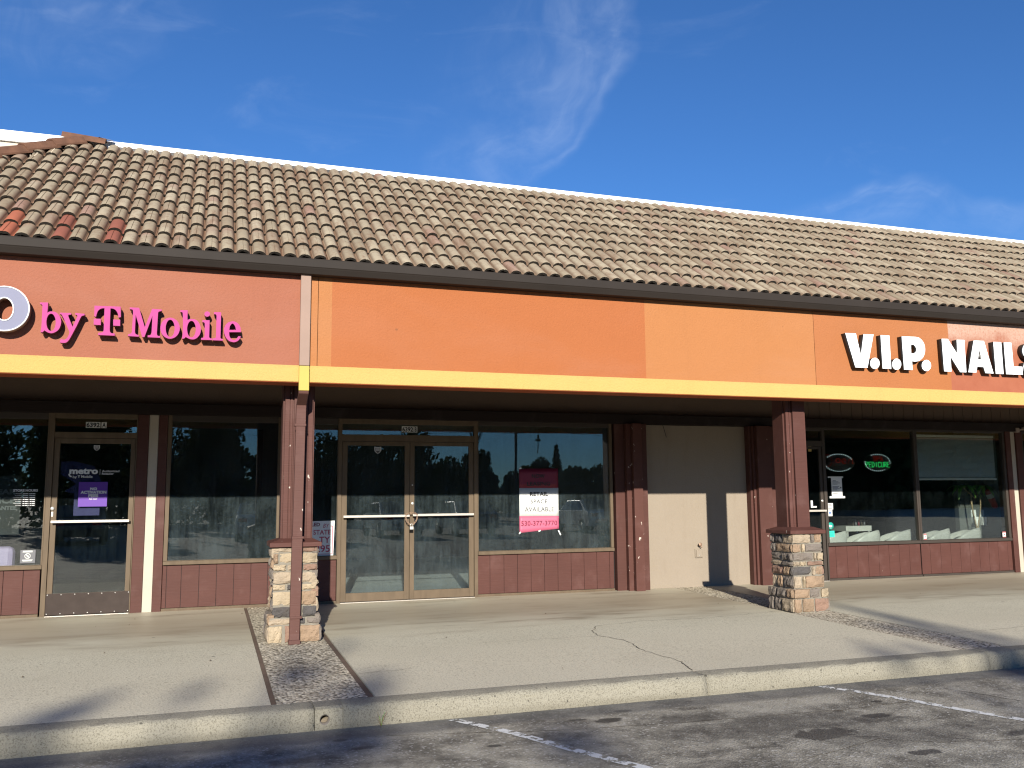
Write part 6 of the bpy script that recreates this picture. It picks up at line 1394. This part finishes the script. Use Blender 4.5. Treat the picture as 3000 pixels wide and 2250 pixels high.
# parked cars
def make_car(lab, paint):
    t = empty('parked_car', (0, 0, 0), lab, 'car', 'cars parked across the lot')
    prof = [(-2.2, .35), (-2.25, .62), (-2.12, .86), (-1.15, .98), (-.55, 1.42), (.95, 1.46), (1.75, 1.02), (2.15, .92), (2.22, .6), (2.15, .32)]
    def ring(yv, inset, zs_): return [(x * (1 - inset * .02), yv * (1 - .16 * max(0, (z - .95) / .5)), .30 + (z - .30) * zs_) for x, z in prof]
    b = MB(); ys = (-.88, -.84, 0, .84, .88); vs = []
    for k, yv in enumerate(ys): vs += [(x, yv * (1 - .16 * max(0, (z - .95) / .5)), z) for x, z in prof]
    n = len(prof); fs = [(k * n + i, k * n + (i + 1) % n, (k + 1) * n + (i + 1) % n, (k + 1) * n + i) for k in range(4) for i in range(n)] + [tuple(range(n)), tuple(4 * n + i for i in range(n))[::-1]]
    b.add(vs, fs).build('body', paint, t, bevel=.04)
    g = M['black']
    for sg_ in (-1, 1): MB().add([(-1.0, sg_ * .875, 1.0), (1.55, sg_ * .872, 1.03), (.88, sg_ * .765, 1.40), (-.5, sg_ * .765, 1.38)], [(0, 1, 2, 3)]).add([(-1.0, sg_ * .865, 1.0), (1.55, sg_ * .862, 1.03), (.88, sg_ * .755, 1.40), (-.5, sg_ * .755, 1.38)], [(0, 1, 2, 3)]).build('side_window', M['car_glass'], t)
    MB().add([(-1.17, -.70, 1.0), (-1.17, .70, 1.0), (-.60, .64, 1.41), (-.60, -.64, 1.41)], [(0, 1, 2, 3)]).build('windscreen', M['car_glass'], t); MB().add([(1.76, -.70, 1.05), (1.76, .70, 1.05), (1.0, .64, 1.455), (1.0, -.64, 1.455)], [(0, 1, 2, 3)]).build('rear_window', M['car_glass'], t)
    for wx in (-1.38, 1.38):
        for wy in (-.80, .80):
            w_ = MB().lathe([(.20, -.1), (.30, -.1), (.325, -.07), (.325, .07), (.30, .1), (.20, .1)], (wx, wy, .325), 22, axis='y').build('wheel', M['rubber'], t)
            MB().lathe([(0, -.09), (.20, -.08), (.21, 0), (.20, .08), (0, .09)], (wx, wy, .325), 16, axis='y').build('rim', M['steel'], w_)
    for wy in (-.62, .62): box('headlight', M['white'], t, -2.23, -2.16, wy - .16, wy + .16, .66, .78, bevel=.02); box('tail_light', M['sticker_red'], t, 2.13, 2.20, wy - .16, wy + .16, .74, .88, bevel=.02)
    return t
M['car_glass'] = simple('dark car glass', (.015, .017, .02), .06, .02, 2, spec=.8)
c0 = make_car('silver car across the lot mirrored in the leasing window', carpaint('silver car paint', (.45, .46, .47))); c0.location = (7.4, -13.2, -.22); c0.rotation_euler = (0, 0, R(88))
for (x, y, a, col, lab) in ((-4.6, -13.0, 86, (.03, .03, .035), 'black car across the lot mirrored in the phone shop door'), (1.9, -13.4, 91, (.62, .62, .60), 'white car across the lot mirrored in the dusty window'), (10.6, -13.1, 90, (.04, .06, .12), 'dark blue car across the lot'), (-10.4, -13.3, 92, (.28, .03, .03), 'red car across the lot at the far left'), (16.5, -13.3, 89, (.70, .70, .68), 'white car across the lot mirrored in the salon windows')):
    c = copy_tree(c0, (x, y, -.22), R(a), 1, lab)
    for ch_ in c.children:
        if ch_.name.startswith('body'): ch_.data = ch_.data.copy(); ch_.data.materials[0] = carpaint('car paint', col)
# small litter on the pavement
b = MB(); r2 = random.Random(12)
for k in range(26):
    x, y = r2.uniform(-1.5, 10), r2.uniform(7.2, 12.2)
    if abs(x - .85) < .35 or abs(x - 7.09) < .35: continue
    s = r2.uniform(.006, .016); a = r2.uniform(0, 6.3)
    b.add([(x + s * math.cos(a + q * 1.57) * (1 if q % 2 else .5), y + s * math.sin(a + q * 1.57), zs(y) + .006 + (.006 if q == 0 else 0)) for q in range(4)], [(0, 1, 2, 3)])
b.build('leaf_litter', simple('dry leaf', (.12, .08, .045), .9, .3, 40), None, 'scattered dry leaf bits on the sidewalk', kind='stuff', fix=False)
t = empty('weed', (1.62, 6.60, -.22), 'small dry weed growing at the foot of the kerb', 'weed')
WL[t.name] = Vector((1.22, 6.60, -.22)); t.location = WL[t.name]; r2 = random.Random(2)
for k in range(9):
    a = r2.uniform(0, 6.3); h = r2.uniform(.05, .11); l = r2.uniform(.02, .06)
    MB().tube([(1.22, 6.61, -.222), (1.22 + l * .4 * math.cos(a), 6.61 + l * .3 * math.sin(a) - .01, -.22 + h * .6), (1.22 + l * math.cos(a), 6.60 + l * .4 * math.sin(a) - .015, -.22 + h)], [.0022, .0018, .0008], 5).build('blade', M['stem'] if k % 3 else M['leaf_room'], t)
